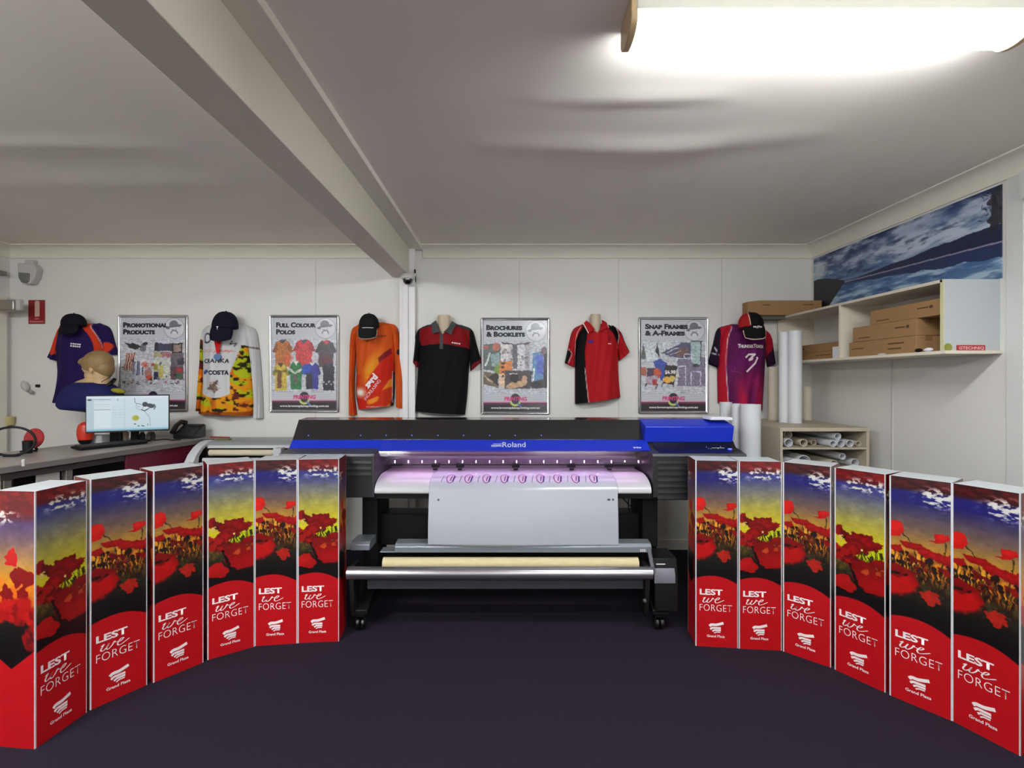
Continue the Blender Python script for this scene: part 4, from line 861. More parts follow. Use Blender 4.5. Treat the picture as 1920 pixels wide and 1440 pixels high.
# black polo with red yoke
BK = (10, 10, 14); RD = (132, 18, 24); GR = (72, 74, 76)
A = Art(768, 585, 906, 780, 1.8, bg=BK)
A.poly([(787, 605), (880, 605), (880, 655), (874, 652), (831, 645), (790, 648), (786, 640)], RD)
A.poly([(776, 608), (820, 600), (850, 600), (885, 612), (880, 620), (850, 610), (815, 610), (790, 616)], (60, 58, 60)); A.rect(826, 622, 832, 655, GR)
A.poly([(768, 672), (785, 680), (783, 692), (768, 688)], (120, 20, 28)); A.poly([(886, 682), (904, 672), (904, 684), (882, 694)], (120, 20, 28)); A.poly([(768, 620), (786, 614), (786, 660), (782, 700), (768, 672)], BK, 0)
G = Garment('black polo shirt with red chest yoke and grey collar beside the post', 'shirt', 828, 775, A, group='shirts on the back wall')
G.patch('torso', [(806, 606), (789, 614), (783, 640), (781, 690), (778, 740), (774, 771)], [(852, 605), (874, 614), (881, 640), (878, 690), (875, 740), (870.6, 778)], .13, seed=10, hole=[(817, 600), (852, 600), (847, 614), (831, 628), (822, 614)])
G.patch('sleeve', [(800, 607), (781, 618), (775, 645), (771.5, 678)], [(804, 612), (790, 640), (786, 665), (783, 690)], .07, nu=24, nv=40, seed=11)
G.patch('sleeve', [(862, 610), (874, 640), (879, 670), (881, 696)], [(862, 607), (884, 617), (893, 645), (902, 678)], .07, nu=24, nv=40, seed=12)
gc = c_(GR); G.flat('collar', [(810, 607, -.01), (818, 601, -.02), (822, 610, .01), (827.5, 624, .05), (822, 625, .05), (813, 628, .045)], .125, gc, .006); G.flat('collar', [(848, 602, -.02), (857, 608, -.01), (852, 617, .02), (848, 629, .045), (840, 625, .05), (834, 624, .05), (842, 615, .01)], .125, gc, .006)
G.text('torso', *dashes2d(.075, .011, 4), 848, 643, m_letter, 'chest_logo', -8)
def neck_form(cx, ytop, ybot, w, label):
    t = thing('torso_form', label, 'mannequin torso', tuple(at(cx, ybot+80, D)), 'torso forms inside the shirts')
    k = GD/950; x = XX(cx, GD); zt = ZZ(ytop, GD); zb = ZZ(ybot, GD); mb = MB(); H = zt-zb; prof = []
    for i in range(14):
        v = i/13; r = (w*k/2)*(1+.12*max(0, v-.3)**1.2*3); prof.append((r, zt-v*H*1.5))
    mb.lathe([(0.001, zt+.002)]+prof, Matrix.Translation((x, D-.080, 0)) @ Matrix.Diagonal((1, .85, 1, 1)), 28)
    mb.box(x-.012, x+.012, D-.11, D-.001, zt-.12, zt-.08)
    mb.build('neck', mat('form_skin', (196, 178, 152), .5), t)
    MB().lathe([(w*k*.40, 0), (w*k*.40, .006), (0, .008)], Matrix.Translation((x, D-.080, zt+.001)), 20).build('neck_cap', mat('form_cap', (214, 212, 208), .5), t)
neck_form(832.5, 591.5, 618, 24, 'beige torso form with bare neck wearing the black polo')
# red polo with black side panel
RP = (168, 22, 30)
A = Art(1055, 585, 1190, 765, 1.8, bg=RP)
A.poly([(1080, 765), (1080, 640), (1086, 626), (1094, 612), (1101, 618), (1099, 640), (1096, 660), (1098, 700), (1102, 765)], BK)
A.line(smooth_line([(1090, 612), (1082, 626), (1079, 648), (1080, 680)]), 1.1, (224, 200, 190)); A.line(smooth_line([(1096, 690), (1099, 720), (1103, 760)]), 1.1, (224, 200, 190))
A.poly([(1137, 606), (1152, 610), (1162, 625), (1160, 645), (1150, 625), (1138, 614)], BK); A.line(smooth_line([(1156, 615), (1161, 630), (1160, 652)]), 1.1, (224, 200, 190))
A.poly([(1058, 684), (1062, 660), (1068, 654), (1071, 664), (1066, 676), (1062, 686)], BK); A.line(smooth_line([(1067, 654), (1072, 664), (1066, 680)]), 1, (224, 200, 190)); A.line([(1165, 622), (1186, 662)], 4, BK)
A.line([(1136, 753), (1168, 746)], 5, BK, .9); A.ell(1106, 641, 5, 3, (70, 40, 130)); A.ell(1141, 635, 3, 6, (110, 20, 26), .7)
G = Garment('red polo shirt with black side panel and white piping', 'shirt', 1122, 755, A, group='shirts on the back wall')
G.patch('torso', [(1099, 605), (1088, 614), (1082, 640), (1080, 690), (1080, 758)], [(1134, 605), (1150, 611), (1161, 632), (1163, 700), (1166.5, 745)], .13, seed=13, hole=[(1101, 598), (1133, 598), (1128, 612), (1118, 625), (1108, 616)])
G.patch('sleeve', [(1094, 606), (1076, 617), (1068, 645), (1060.5, 680)], [(1096, 612), (1086, 640), (1081, 665), (1079, 689)], .07, nu=24, nv=40, seed=14)
G.patch('sleeve', [(1152, 612), (1160, 640), (1162, 660), (1163.5, 676)], [(1150, 608), (1166, 620), (1175, 640), (1184, 658)], .07, nu=24, nv=40, seed=15)
rc = c_(RP); G.flat('collar', [(1093, 607, -.01), (1099, 601, -.02), (1104, 606, 0), (1113, 620, .05), (1108, 622, .05), (1100, 626, .045)], .125, rc, .006); G.flat('collar', [(1128, 600, -.02), (1136, 605, -.01), (1138, 616, .02), (1132, 618, .04), (1121, 624, .05), (1126, 610, .02)], .125, rc, .006)
m_pip = c_((226, 206, 196))
G.flat('piping', [(1092, 607, -.009), (1100, 627, .046), (1101.4, 626, .047), (1093.3, 606, -.009)], .126, m_pip); G.flat('piping', [(1136, 605, -.009), (1138.4, 616, .021), (1139.4, 616, .02), (1137, 605, -.01)], .126, m_pip)
G.text('torso', *dashes2d(.036, .008, 3), 1138, 645, m_letter, 'chest_logo')
neck_form(1117, 589.5, 620, 19, 'pale torso form with bare neck wearing the red polo')
# maroon sports jersey with number
A = Art(1328, 590, 1465, 778, 1.9, bg=(88, 22, 78))
n1 = A.noise(28, 40, 4, 3); A.c = A.c*(.72+.6*n1[..., None])
fl = np.exp(-((A.X-(1388+.1*(A.Y-740)))/9)**2)*np.clip((A.Y-700)/45, 0, 1)+np.exp(-((A.X-(1424))/9)**2)*np.clip((A.Y-690)/50, 0, 1)
A.put(np.clip(fl, 0, 1), (190, 24, 60), .9); A.put(np.exp(-((A.X-1404)/26)**2-((A.Y-716)/22)**2), (150, 26, 84), .7)
for s in range(6):
    g = np.random.default_rng(40+s); x, y = g.uniform(1368, 1430), g.uniform(670, 745); pts = [(x, y)]
    for _ in range(6): x += g.uniform(-5, 7); y += g.uniform(-3, 4); pts.append((x, y))
    A.line(pts, .8, (186, 70, 140), .6)
A.poly([(1351, 640), (1352, 615), (1376, 606), (1368, 618), (1365, 650), (1362, 700), (1366, 778), (1350, 778), (1351, 690)], (176, 22, 44)); A.line(smooth_line([(1372, 612), (1364, 640), (1362, 690), (1365, 755)]), 1.1, (224, 206, 206))
A.poly([(1424, 610), (1446, 618), (1453, 650), (1442, 676), (1440, 660), (1436, 630)], (176, 22, 44)); A.line(smooth_line([(1436, 622), (1441, 650), (1440, 700), (1436, 750)]), 1.1, (224, 206, 206)); A.rect(1440, 690, 1450, 778, (150, 20, 50), .8)
A.poly([(1328, 690), (1340, 640), (1350, 615), (1354, 612), (1350, 650), (1352, 692)], (34, 14, 40)); A.line([(1338, 662), (1349, 666)], 1.4, (214, 206, 214)); A.poly([(1444, 664), (1453, 650), (1464, 690), (1444, 690)], (48, 18, 52)); A.line([(1343, 652), (1345, 660)], 2, (200, 190, 206))
G = Garment('maroon sports jersey with a white number under a red and black cap', 'shirt', 1397, 772, A, 'sports_jersey', 'shirts on the back wall')
G.patch('torso', [(1377, 606), (1358, 614), (1352, 640), (1351, 690), (1352, 756)], [(1426, 610), (1440, 616), (1444, 640), (1441, 690), (1436.5, 771)], .12, seed=16)
G.patch('sleeve', [(1370, 608), (1351, 616), (1343, 644), (1333, 681)], [(1372, 614), (1358, 640), (1354, 665), (1351, 689)], .07, nu=24, nv=40, seed=17)
G.patch('sleeve', [(1436, 616), (1441, 640), (1443, 665), (1446, 688)], [(1432, 611), (1450, 626), (1456, 650), (1460, 680)], .06, nu=24, nv=40, seed=18)
G.word('torso', 'ThunderTouch', 1379.5, 653, 7.5, 51, m_letter, bold=.05, caps=1, shear=.1)
V, F = strokes2d([[(.0, .108), (.030, .136), (.085, .138)], [(.088, .142), (.034, .088)], [(.030, .086), (.112, .108)], [(.114, .112), (.088, .060), (.010, -.016)]], .017); V = np.array(V); G.text('torso', V, F, 1393, 694, m_letter, 'number')

# ------------------------------------------------------------------ caps
def cap(cx, cy, rx, ry, brim, col, label, d0=4.41, side=None, trim=None, tilt=0, txt=None, bw=.85):
    """crown centred at (cx,cy) in wall coordinates; brim hangs down in front"""
    d = 4.40; k = d/950; t = thing('baseball_cap', label, 'cap', tuple(at(cx, cy, 4.42)), 'caps over the shirts')
    c = at(cx, cy, d0); R = Matrix.Rotation(math.radians(tilt), 4, 'Y'); vs = []; n = 36; m = 14
    rx_, ry_, rd = rx*k, ry*k, .085
    mb = MB(); vs = []
    for i in range(m+1):
        ph = PI*.5*i/m
        for j in range(n):
            a = 2*PI*j/n; r = math.cos(ph*.999)**.8
            v = Vector((rx_*r*math.cos(a), rd*r*math.sin(a)*.95, ry_*math.sin(ph)*1.0)); vs.append(c+R @ v)
    fs = [(i*n+j, i*n+(j+1) % n, (i+1)*n+(j+1) % n, (i+1)*n+j) for i in range(m) for j in range(n)]
    vs += [c+R @ Vector((rx_*math.cos(2*PI*j/n)*.985, rd*math.sin(2*PI*j/n)*.95*.985, -.02)) for j in range(n)]; o = (m+1)*n
    fs += [(j, (j+1) % n, o+(j+1) % n, o+j) for j in range(n)]+[tuple(o+j for j in range(n))]
    mb.add(vs, fs); 
    if side:
        for i, f in enumerate(mb.f):
            cxx = sum(mb.v[q][0] for q in f)/len(f)
            if cxx < c.x-rx_*.35: mb.m[i] = 1
    cr = mb.build('crown', [c_(col), c_(side or col)], t)
    md = cr.modifiers.new('sub', 'SUBSURF'); md.levels = 1; md.render_levels = 1
    MB().ball(c+R @ Vector((0, 0, ry_)), .007, n=10).build('button', c_(col), t)
    # brim: curved plate falling forward
    B = []; nb = 22; mr = 9
    for i in range(mr+1):
        v = i/mr
        for j in range(nb+1):
            u = j/nb*2-1; wx = rx_*bw*u*(1+.08*math.sin(v*PI)); drop = brim*k*v*(1-.22*abs(u)**3.0)
            B.append(c+R @ Vector((wx, -rd*.86*math.sqrt(max(0, 1-(u*.82)**2))-.05*v*(1-.3*u*u)+.018*u*u*v, -.008-drop)))
    fs = [(i*(nb+1)+j, i*(nb+1)+j+1, (i+1)*(nb+1)+j+1, (i+1)*(nb+1)+j) for i in range(mr) for j in range(nb)]
    br = MB().add(B, fs).build('brim', c_(side or col) if side and False else c_(col), t); md = br.modifiers.new('th', 'SOLIDIFY'); md.thickness = .004; md.offset = 0
    if trim:
        edge = [B[i*(nb+1)] for i in range(mr//3, mr)]+[B[mr*(nb+1)+j] for j in range(nb+1)]+[B[i*(nb+1)+nb] for i in range(mr-1, mr//3-1, -1)]
        MB().tube(edge, .004, 6).build('brim_trim', c_(trim), t)
    if txt:
        V, F = text2d(txt[0], txt[1]*k, txt[2]*k, bold=.04); pts = []
        for v in V:
            x = XX(txt[3], 4.33)+v[0]-c.x; zz = ZZ(txt[4], 4.33)+v[1]-c.z; q = max(0, 1-(x/rx_)**2-(max(zz, 0)/ry_)**2)
            pts.append((c.x+x, c.y-rd*.95*math.sqrt(q)-.006, c.z+zz))
        MB().add(pts, F).build('lettering', m_letter, t, smooth=False)
    if trim and side:
        pts = [c+R @ Vector((-rx_*.38*math.cos(a)**.3 if math.cos(a) > 0 else 0, -rd*.93*math.cos(a), ry_*math.sin(a)*.98)) for a in np.linspace(0, PI/2*.95, 10)]
        MB().tube(pts, .004, 6).build('seam_trim', c_(trim), t)
cap(138.5, 608, 21, 20, 20, (14, 12, 22), 'black cap above the purple polo at far left', bw=.8)
cap(422, 613, 24, 29, 27, (14, 16, 34), 'navy cap hanging over the white fishing shirt', txt=('T', 6, 4, 406, 618), tilt=4, bw=.82)
cap(692, 612, 19, 24, 24, (22, 26, 24), 'black cap with pale brim edge over the orange jersey', trim=(150, 146, 136), txt=('------', 1.1, 20, 679, 615), bw=.85)
cap(1408, 610, 23, 24, 26, (12, 11, 14), 'black and red cap with cream piping over the maroon jersey', d0=4.345, side=(160, 28, 34), trim=(220, 196, 166), tilt=-6, txt=('=//=', 5, 17, 1405, 617), bw=.8)
# medal on a red ribbon on the fishing shirt
t = thing('medal', 'small blue medal on a red ribbon on the white fishing shirt', 'medal', tuple(at(408, 668, 4.40)))
mb = MB(); p = [at(401, 636, 4.395), at(406, 640, 4.39), at(411, 640, 4.39), at(415, 636, 4.395), at(410, 664, 4.395), at(406, 664, 4.395)]
mb.add(list(p)+[q+Vector((0, .004, 0)) for q in p], [tuple(range(6)), tuple(range(6, 12))[::-1]]+[(i, (i+1) % 6, 6+(i+1) % 6, 6+i) for i in range(6)]); mb.build('ribbon', c_((196, 24, 28)), t, smooth=False)
MB().lathe([(0, 0), (.030, 0), (.030, .006), (0, .007)], Matrix.Translation(at(408, 669, 4.40)) @ Matrix.Rotation(PI/2, 4, 'X'), 20).build('disc', mat('medal_blue', (90, 120, 170), .35, metal=.4), t)

# ------------------------------------------------------------------ dome camera, siren, sensor, sign, closer
cc = Vector((XX(766, 4.47), 4.44, 2.455))
t = thing('dome_camera', 'white dome security camera under the beam end', 'security camera', tuple(cc))
MB().lathe([(.056, 0), (.060, -.012), (.060, -.036), (.048, -.046)], Matrix.Translation(cc), 28).build('housing', mat('camera_white', (206, 206, 200), .4), t)
MB().lathe([(.044, -.044), (.044, -.055), (.038, -.075), (.024, -.09), (.002, -.095)], Matrix.Translation(cc), 28).build('dome', mat('camera_dome', (14, 12, 14), .08, coat=1), t)
MB().box(cc.x+.052, cc.x+.064, 4.45, 4.475, 2.47, 2.50).build('cable_clip', m_blk, t)
t = thing('alarm_siren', 'white wall siren with grey lens at upper left', 'alarm siren', tuple(at(50, 533, D)))
sir = mat('siren_white', (190, 188, 184), .45); d = 4.5
pl = [(33, 493), (62, 494), (69, 503), (65, 520), (58, 532), (42, 532), (35, 520)]
MB().prism([(XX(a, d), ZZ(b, d)) for a, b in pl], D-.075, D-.001, ax='y').build('body', sir, t, bevel=.008)
MB().prism([(XX(a, d), ZZ(b, d)) for a, b in [(37, 511), (57, 513), (56, 528), (52, 531), (43, 530), (38, 522)]], D-.088, D-.07, ax='y').build('lens', mat('siren_lens', (118, 116, 114), .4), t, bevel=.005)
MB().box(XX(42, d), XX(58, d), D-.05, D-.001, ZZ(494, d), ZZ(486, d)).build('bracket', sir, t, bevel=.004)
d = 4.55
A = Art(50, 562, 81, 607, 4, bg=(140, 28, 34)); A.rect(62, 566, 71, 593, (206, 176, 160)); A.rect(63, 563.5, 70, 566, (206, 176, 160)); A.rect(52, 601.5, 79, 604, (196, 110, 110)); A.rect(62, 596, 70, 598.5, (196, 110, 110)); A.rect(63, 593, 65, 594, (206, 176, 160))
P = np.stack([(A.X-954)/950*d, np.full(A.X.shape, D-.004), CAMZ-(A.Y-713)/950*d], -1)
o = obj_of(grid_mesh('extinguisher_sign', P, A.c, vmat('sign_plastic', .4)), 'extinguisher_sign'); md = o.modifiers.new('t', 'SOLIDIFY'); md.thickness = .003; md.offset = -1
tag(o, 'red fire extinguisher sign with white cylinder symbol', 'sign')
t = thing('door_closer', 'silver overhead door closer at the left edge', 'door closer', tuple(at(20, 585, 4.45)))
MB().box(XL+.012, XX(38, 4.40), 4.34, 4.42, ZZ(584, 4.4), ZZ(564, 4.4)).build('body', mat('closer_metal', (160, 156, 146), .3, metal=.7), t, bevel=.012, seg=4)
MB().box(XX(30, 4.40), XX(45, 4.40), 4.36, 4.4, ZZ(583, 4.4), ZZ(562, 4.4)).build('end_plate', sir, t, bevel=.006)
t = thing('motion_sensor', 'small white motion sensor on the wall below the siren', 'motion sensor', tuple(at(50, 740, D)))
mb = MB(); mb.ball(at(47, 724, D-.03), .036, (.8, .8, 1.35), M=Matrix.Rotation(math.radians(-22), 4, 'Y')); mb.build('body', sir, t); MB().ball(at(58, 735, D-.045), .02, (1, .9, 1), n=12).build('lens', mat('sensor_lens', (150, 150, 150), .3), t); MB().box(XX(58, 4.5), XX(62, 4.5), D-.03, D-.001, ZZ(726, 4.5), ZZ(721, 4.5)).build('bracket', m_blk, t)
t = thing('push_button', 'cream exit button box on the left wall beside the beige door', 'push button', tuple(at(16, 798, D)))
MB().lathe([(.036, 0), (.042, .03), (.044, .07), (.044, .075), (0, .075)], Matrix.Translation(at(16, 797, D-.045)), 24).build('body', mat('old_cream', (190, 176, 120), .5), t)
MB().box(XX(12, D), XX(20, D), D-.04, D-.001, ZZ(795, D), ZZ(785, D)).build('bracket', mat('old_cream', (190, 176, 120)), t)

# ------------------------------------------------------------------ lake mural on the right wall
A = Art(0, 0, 1.73, .52, 330)
U = A.X/1.73; V_ = A.Y/.52
A.vgrad([(0, (34, 50, 92)), (.1, (52, 74, 120)), (.22, (92, 120, 160)), (.30, (50, 80, 130)), (.4, (60, 100, 150)), (.52, (96, 128, 160))])
n1 = A.noise(.26, .07, 2, 5); n2 = A.noise(.12, .035, 12, 4)
A.put(np.clip((n1-.38)*4, 0, 1)*np.clip((.56-V_)*6, 0, 1), (196, 208, 224), .95); A.put(np.clip((n2-.55)*5, 0, 1)*(V_ < .5), (206, 214, 226), .6); A.put(np.clip((.40-n2)*5, 0, 1)*(V_ < .5), (30, 44, 84), .7)
A.ell(.09, .12, .09, .07, (214, 222, 222), .8, e=.06); A.ell(1.3, .06, .3, .03, (110, 130, 170), .5, e=.06)
mt = .56-.03*U-.14*np.clip((U-.25)/.75, 0, 1)*(.6+.6*A.noise(.18, 1, 7, 4)); wl = .555+.055*np.clip((U-.25)/.75, 0, 1)
A.put(((V_ > mt) & (V_ < wl) & (U > .2)).astype(float), (22, 30, 66), .95)
rf = wl+.02+.17*np.clip((U-.2)/.8, 0, 1)*(.6+.6*A.noise(.1, 1, 17, 4)); A.put(((V_ >= wl) & (V_ < rf)).astype(float), (26, 42, 84), .9)
A.put((V_ > rf)*np.clip((A.noise(.2, .04, 22, 5)-.36)*4, 0, 1), (176, 198, 216), .9); A.put((V_ > rf)*np.clip((.45-A.noise(.12, .03, 25, 4))*5, 0, 1), (34, 62, 110), .7)
A.put((np.abs(V_-wl) < .009).astype(float)*(U > .24), (150, 140, 164), .9)
A.poly([(0, .20), (.06, .195), (.2, .215), (.42, .275), (.40, .30), (.24, .43), (.14, .52), (0, .52)], (24, 26, 32))
g = np.random.default_rng(8)
for _ in range(26): x = g.uniform(0, .36); A.line([(x, .21+x*.12), (x, .195+x*.14)], .008, (24, 28, 34))
A.ell(1.71, .06, .05, .06, (36, 36, 44), .8, wob=.2, seed=2); A.ell(1.7, .17, .05, .07, (34, 34, 42), .85, wob=.25, seed=4)
for _ in range(40): x, y = g.uniform(1.6, 1.73), g.uniform(0, .22); A.line([(x, y), (x+g.uniform(-.03, .03), y+g.uniform(-.02, .03))], .005, (30, 30, 40), .8)
P = np.stack([np.full(A.X.shape, XR-.004), 4.53-A.X, 2.61-A.Y], -1)
o = obj_of(grid_mesh('wall_mural', P, A.c, vmat('mural_vinyl', .45)), 'wall_mural'); md = o.modifiers.new('t', 'SOLIDIFY'); md.thickness = .0025; md.offset = -1
tag(o, 'long blue lake and cloud mural high on the right wall', 'wall mural')

# ------------------------------------------------------------------ wall shelf unit
m_mel = mat('cream_melamine', (218, 210, 192), .45); m_melw = mat('white_melamine', (184, 191, 193), .4)
SX, SZ0, SZ1 = 2.412, 1.672, 2.088
t = thing('wall_shelf_unit', 'cream open shelf unit of two bays fixed high on the right wall', 'shelf', (2.57, 3.7, SZ0))
MB().box(SX, XR-.001, 2.80, 4.56, SZ0, SZ0+.018).build('bottom_board', m_mel, t, bevel=.001)
MB().box(SX, XR-.001, 2.82, 4.56, SZ1-.018, SZ1).build('top_board', m_mel, t, bevel=.001)
MB().box(SX+.001, XR-.001, 2.815, 2.833, SZ0+.018, SZ1-.001).build('end_panel', m_melw, t)
MB().box(SX, SX+.004, 2.812, 2.834, SZ0+.018, SZ1-.001).build('edge_strip', mat('edge_yellow', (206, 200, 160), .5), t)
MB().box(SX+.002, XR-.001, 3.69, 3.708, SZ0+.018, SZ1-.018).build('divider', m_mel, t)
MB().box(SX+.002, XR-.001, 4.54, 4.558, SZ0+.018, SZ1-.018).build('end_panel', m_mel, t)
m_box = mat('carton_brown', (152, 117, 76), .75, noise=.07, nscale=12, stretch=(1, .6, 9)); m_tape = mat('carton_tape', (134, 100, 64), .45); m_cprint = mat('carton_print', (84, 60, 40), .7)
def carton(x0, x1, y0, y1, z0, z1, label, marks=(), grp='brown cartons around the wall shelf'):
    t = thing('carton', label, 'carton', ((x0+x1)/2, (y0+y1)/2, z0), grp)
    MB().box(x0, x1, y0, y1, z0, z1).build('body', m_box, t, bevel=.003)
    mb = MB()
    MB().box((x0+x1)/2-.02, (x0+x1)/2+.02, y0-.0008, y1+.0008, z1-.03, z1+.0008).build('tape', m_tape, t)
    for (u0, u1, w0, w1) in marks:
        MB().box(x0-.0008, x0+.001, y1+(y0-y1)*u1, y1+(y0-y1)*u0, z0+(z1-z0)*w0, z0+(z1-z0)*w1).build('printed_mark', m_cprint, t)
zb = SZ0+.018
mk = [(.70, .84, .55, .63), (.86, .90, .50, .68), (.1, .3, .2, .26)]
carton(2.43, 2.58, 3.02, 3.62, zb, zb+.102, 'brown carton on the shelf floor of the near bay, bottom of the stack', [(.62, .84, .62, .70), (.62, .80, .30, .38), (.05, .25, .5, .56)])
carton(2.43, 2.58, 3.02, 3.58, zb+.103, zb+.205, 'brown carton in the middle of the near bay stack', mk)
carton(2.44, 2.59, 2.86, 3.42, zb+.206, zb+.300, 'brown carton on top of the near bay stack', mk)
carton(2.59, 2.72, 2.86, 3.30, zb, zb+.102, 'brown carton at the wall behind the bottom of the near bay stack')
carton(2.60, 2.72, 2.86, 3.34, zb+.103, zb+.205, 'brown carton at the wall behind the middle of the near bay stack')
carton(2.50, 2.66, 3.80, 4.45, zb, zb+.065, 'brown carton on the floor of the far shelf bay', [(.5, .8, .5, .6)])
carton(2.50, 2.66, 3.84, 4.48, zb+.066, zb+.13, 'brown carton on top of the other one in the far shelf bay', [(.1, .3, .4, .55)])
# long carton on the shelf top sticking out to the left
t = thing('carton', 'long brown carton on top of the shelf unit sticking out over the maroon jersey', 'carton', (2.4, 4.3, SZ1), 'brown cartons around the wall shelf')
lcx = 2.10
MB().prism([(lcx+.065, 4.385), (2.71, 4.385), (2.71, 4.555), (lcx, 4.555), (lcx, 4.46)], SZ1+.001, SZ1+.128, ax='z').build('body', m_box, t, bevel=.003)
MB().box(lcx+.10, lcx+.16, 4.3842, 4.386, SZ1+.085, SZ1+.093).build('printed_mark', m_cprint, t); MB().box(lcx+.45, lcx+.54, 4.3842, 4.386, SZ1+.088, SZ1+.095).build('printed_mark', m_cprint, t)
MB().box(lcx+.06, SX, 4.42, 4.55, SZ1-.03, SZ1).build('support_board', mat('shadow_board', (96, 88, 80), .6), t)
# small things on the shelf
def small(name, label, cat, mb, m, **kw): o = mb.build(name, m, **kw); tag(o, label, cat); return o
bxm = mat('small_box_white', (206, 208, 210), .5)
small('small_box', 'small white box in front of the far bay cartons, beside the divider', 'box', MB().box(SX+.015, SX+.085, 3.715, 3.80, zb, zb+.085), bxm, bevel=.002)
small('small_box', 'smaller white box behind the other white box in the far bay', 'box', MB().box(SX+.10, SX+.16, 3.712, 3.765, zb, zb+.125), bxm, bevel=.002)
small('crumpled_paper', 'flat scrap of white paper on the shelf edge in front of the cartons', 'paper', MB().ball((SX+.010, 3.29, zb+.005), .03, (.30, 1.2, .14), n=14), mat('paper_white', (230, 232, 240)))
small('tape_dispenser', 'small black gadget on the front shelf edge at right', 'gadget', MB().ball((SX+.006, 2.99, zb+.012), .028, (.35, 1, .42), n=14), m_blk)
small('crumpled_tissue', 'crumpled white tissue beside the black gadget on the shelf', 'tissue', MB().ball((SX+.006, 2.92, zb+.011), .03, (.3, 1.1, .36), n=14), mat('paper_white', (230, 232, 240)))
t = thing('round_sticker', 'round olive green sticker on the white end panel of the shelf', 'sticker', (XX(1778, 2.81), 2.813, 1.70))
MB().lathe([(0, 0), (.0235, 0), (.0235, .0012), (0, .0014)], Matrix.Translation((XX(1778, 2.813), 2.8148, ZZ(651.5, 2.813))) @ Matrix.Rotation(PI/2, 4, 'X'), 28).build('disc', mat('olive_sticker', (132, 134, 52), .5, noise=.25, nscale=60), t)
t = thing('brand_plate', 'small red plate with pink lettering on the shelf end panel', 'sign', (XX(1821, 2.81), 2.813, 1.69))
x0, x1, z0, z1 = XX(1795, 2.808), XX(1847, 2.808), ZZ(661.5, 2.808), ZZ(647, 2.808)
MB().box(x0, x1, 2.806, 2.8145, z0, z1).build('plate', mat('plate_red', (168, 36, 52), .4), t, bevel=.001)
V, F = text2d('GTECHNIQ', (z1-z0)*.46, (x1-x0)*.90, bold=.02); MB().add([(x0+.007+v[0], 2.8052, z0+(z1-z0)*.36+v[1]) for v in V], F).build('lettering', mat('pink_white', (236, 180, 186), .5), t, smooth=False)

# ------------------------------------------------------------------ pigeon-hole cabinet with paper rolls
m_cab = mat('beige_cabinet', (176, 166, 146), .5)
cx0, cx1, cy0, cy1, cz = 1.956, 2.597, 3.65, 4.50, 1.183
t = thing('pigeonhole_cabinet', 'beige pigeonhole cabinet full of paper rolls at right', 'cabinet', (2.28, 4.1, 0))
MB().box(cx0, cx1, cy0, cy1, cz-.027, cz).build('top_board', m_cab, t, bevel=.002)
for a, b in ((cx0, cx0+.018), (cx1-.02, cx1)): MB().box(a, b, cy0, cy1, 0, cz-.027).build('side_panel', m_cab, t, bevel=.001)
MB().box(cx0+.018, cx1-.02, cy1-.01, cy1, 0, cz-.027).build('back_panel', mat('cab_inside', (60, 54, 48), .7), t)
for z in (1.027, .875, .57, .34, .10): MB().box(cx0+.018, cx1-.02, cy0, cy1-.01, z, z+.013).build('shelf', m_cab, t)
m_roll = mat('paper_roll_white', (208, 210, 214), .5); m_rolls = mat('paper_roll_ivory', (200, 190, 172), .55)
def flat_roll(px, py, r, yf, yaw, label, m=m_roll, floor=None, ln=.55):
    x = XX(px, yf); z = floor+r if floor is not None else ZZ(py, yf)
    dx = math.tan(math.radians(yaw))*ln
    o = MB().hollow((x, yf, z), (x+dx, yf+ln, z+.002), r, .003, 22).build('paper_roll', m); tag(o, label, 'paper roll', 'paper rolls lying in the pigeonhole cabinet'); return o
s1 = 1.0405
flat_roll(1479, 0, .030, 3.68, 0, 'white paper roll in the top pigeonhole, leftmost on the shelf board', floor=s1, ln=.5)
flat_roll(1478, 0, .028, 3.74, 3, 'paper roll in the top pigeonhole lying on the leftmost roll', m_rolls, floor=s1+.0555, ln=.5)
flat_roll(1507, 0, .027, 3.70, 4, 'ivory paper roll in the top pigeonhole, second from the left on the shelf board', m_rolls, floor=s1, ln=.5)
flat_roll(1526, 0, .020, 3.78, 2, 'thin ivory paper roll in the middle of the top pigeonhole', m_rolls, floor=s1, ln=.4)
flat_roll(1562, 0, .024, 3.67, -1, 'white paper roll in the top pigeonhole, leftmost of the right-hand pile', floor=s1)
flat_roll(1577, 0, .027, 3.66, 0, 'white paper roll in the top pigeonhole, middle of the bottom row of the right-hand pile', floor=s1)
flat_roll(1594, 0, .026, 3.67, 2, 'white paper roll in the top pigeonhole, rightmost of the right-hand pile', floor=s1)
flat_roll(1571, 0, .025, 3.68, -2, 'white paper roll in the top pigeonhole, on top of the right-hand pile', floor=s1+.052)
flat_roll(1610, 0, .020, 3.70, 0, 'thin dark-mouthed paper roll at the right end of the top pigeonhole', m_rolls, floor=s1, ln=.5)
s2 = .8885
for k, (px, r, m, lb, fl) in enumerate([(1484, .035, m_roll, 'white paper roll in the second pigeonhole at its left end', .10), (1508, .045, m_roll, 'thick white paper roll in the second pigeonhole beside the left one', .085), (1564, .027, m_rolls, 'ivory paper roll in the second pigeonhole, lower right', .10), (1580, .024, m_roll, 'white paper roll lying on the ivory one in the second pigeonhole', .155), (1603, .03, m_roll, 'white paper roll at the right end of the second pigeonhole', .095)]):
    flat_roll(px, 0, r, 3.68+.01*k, (0, 2, -1, -4, -1)[k], lb, m, floor=s2+(0 if k != 3 else .054), ln=.5)
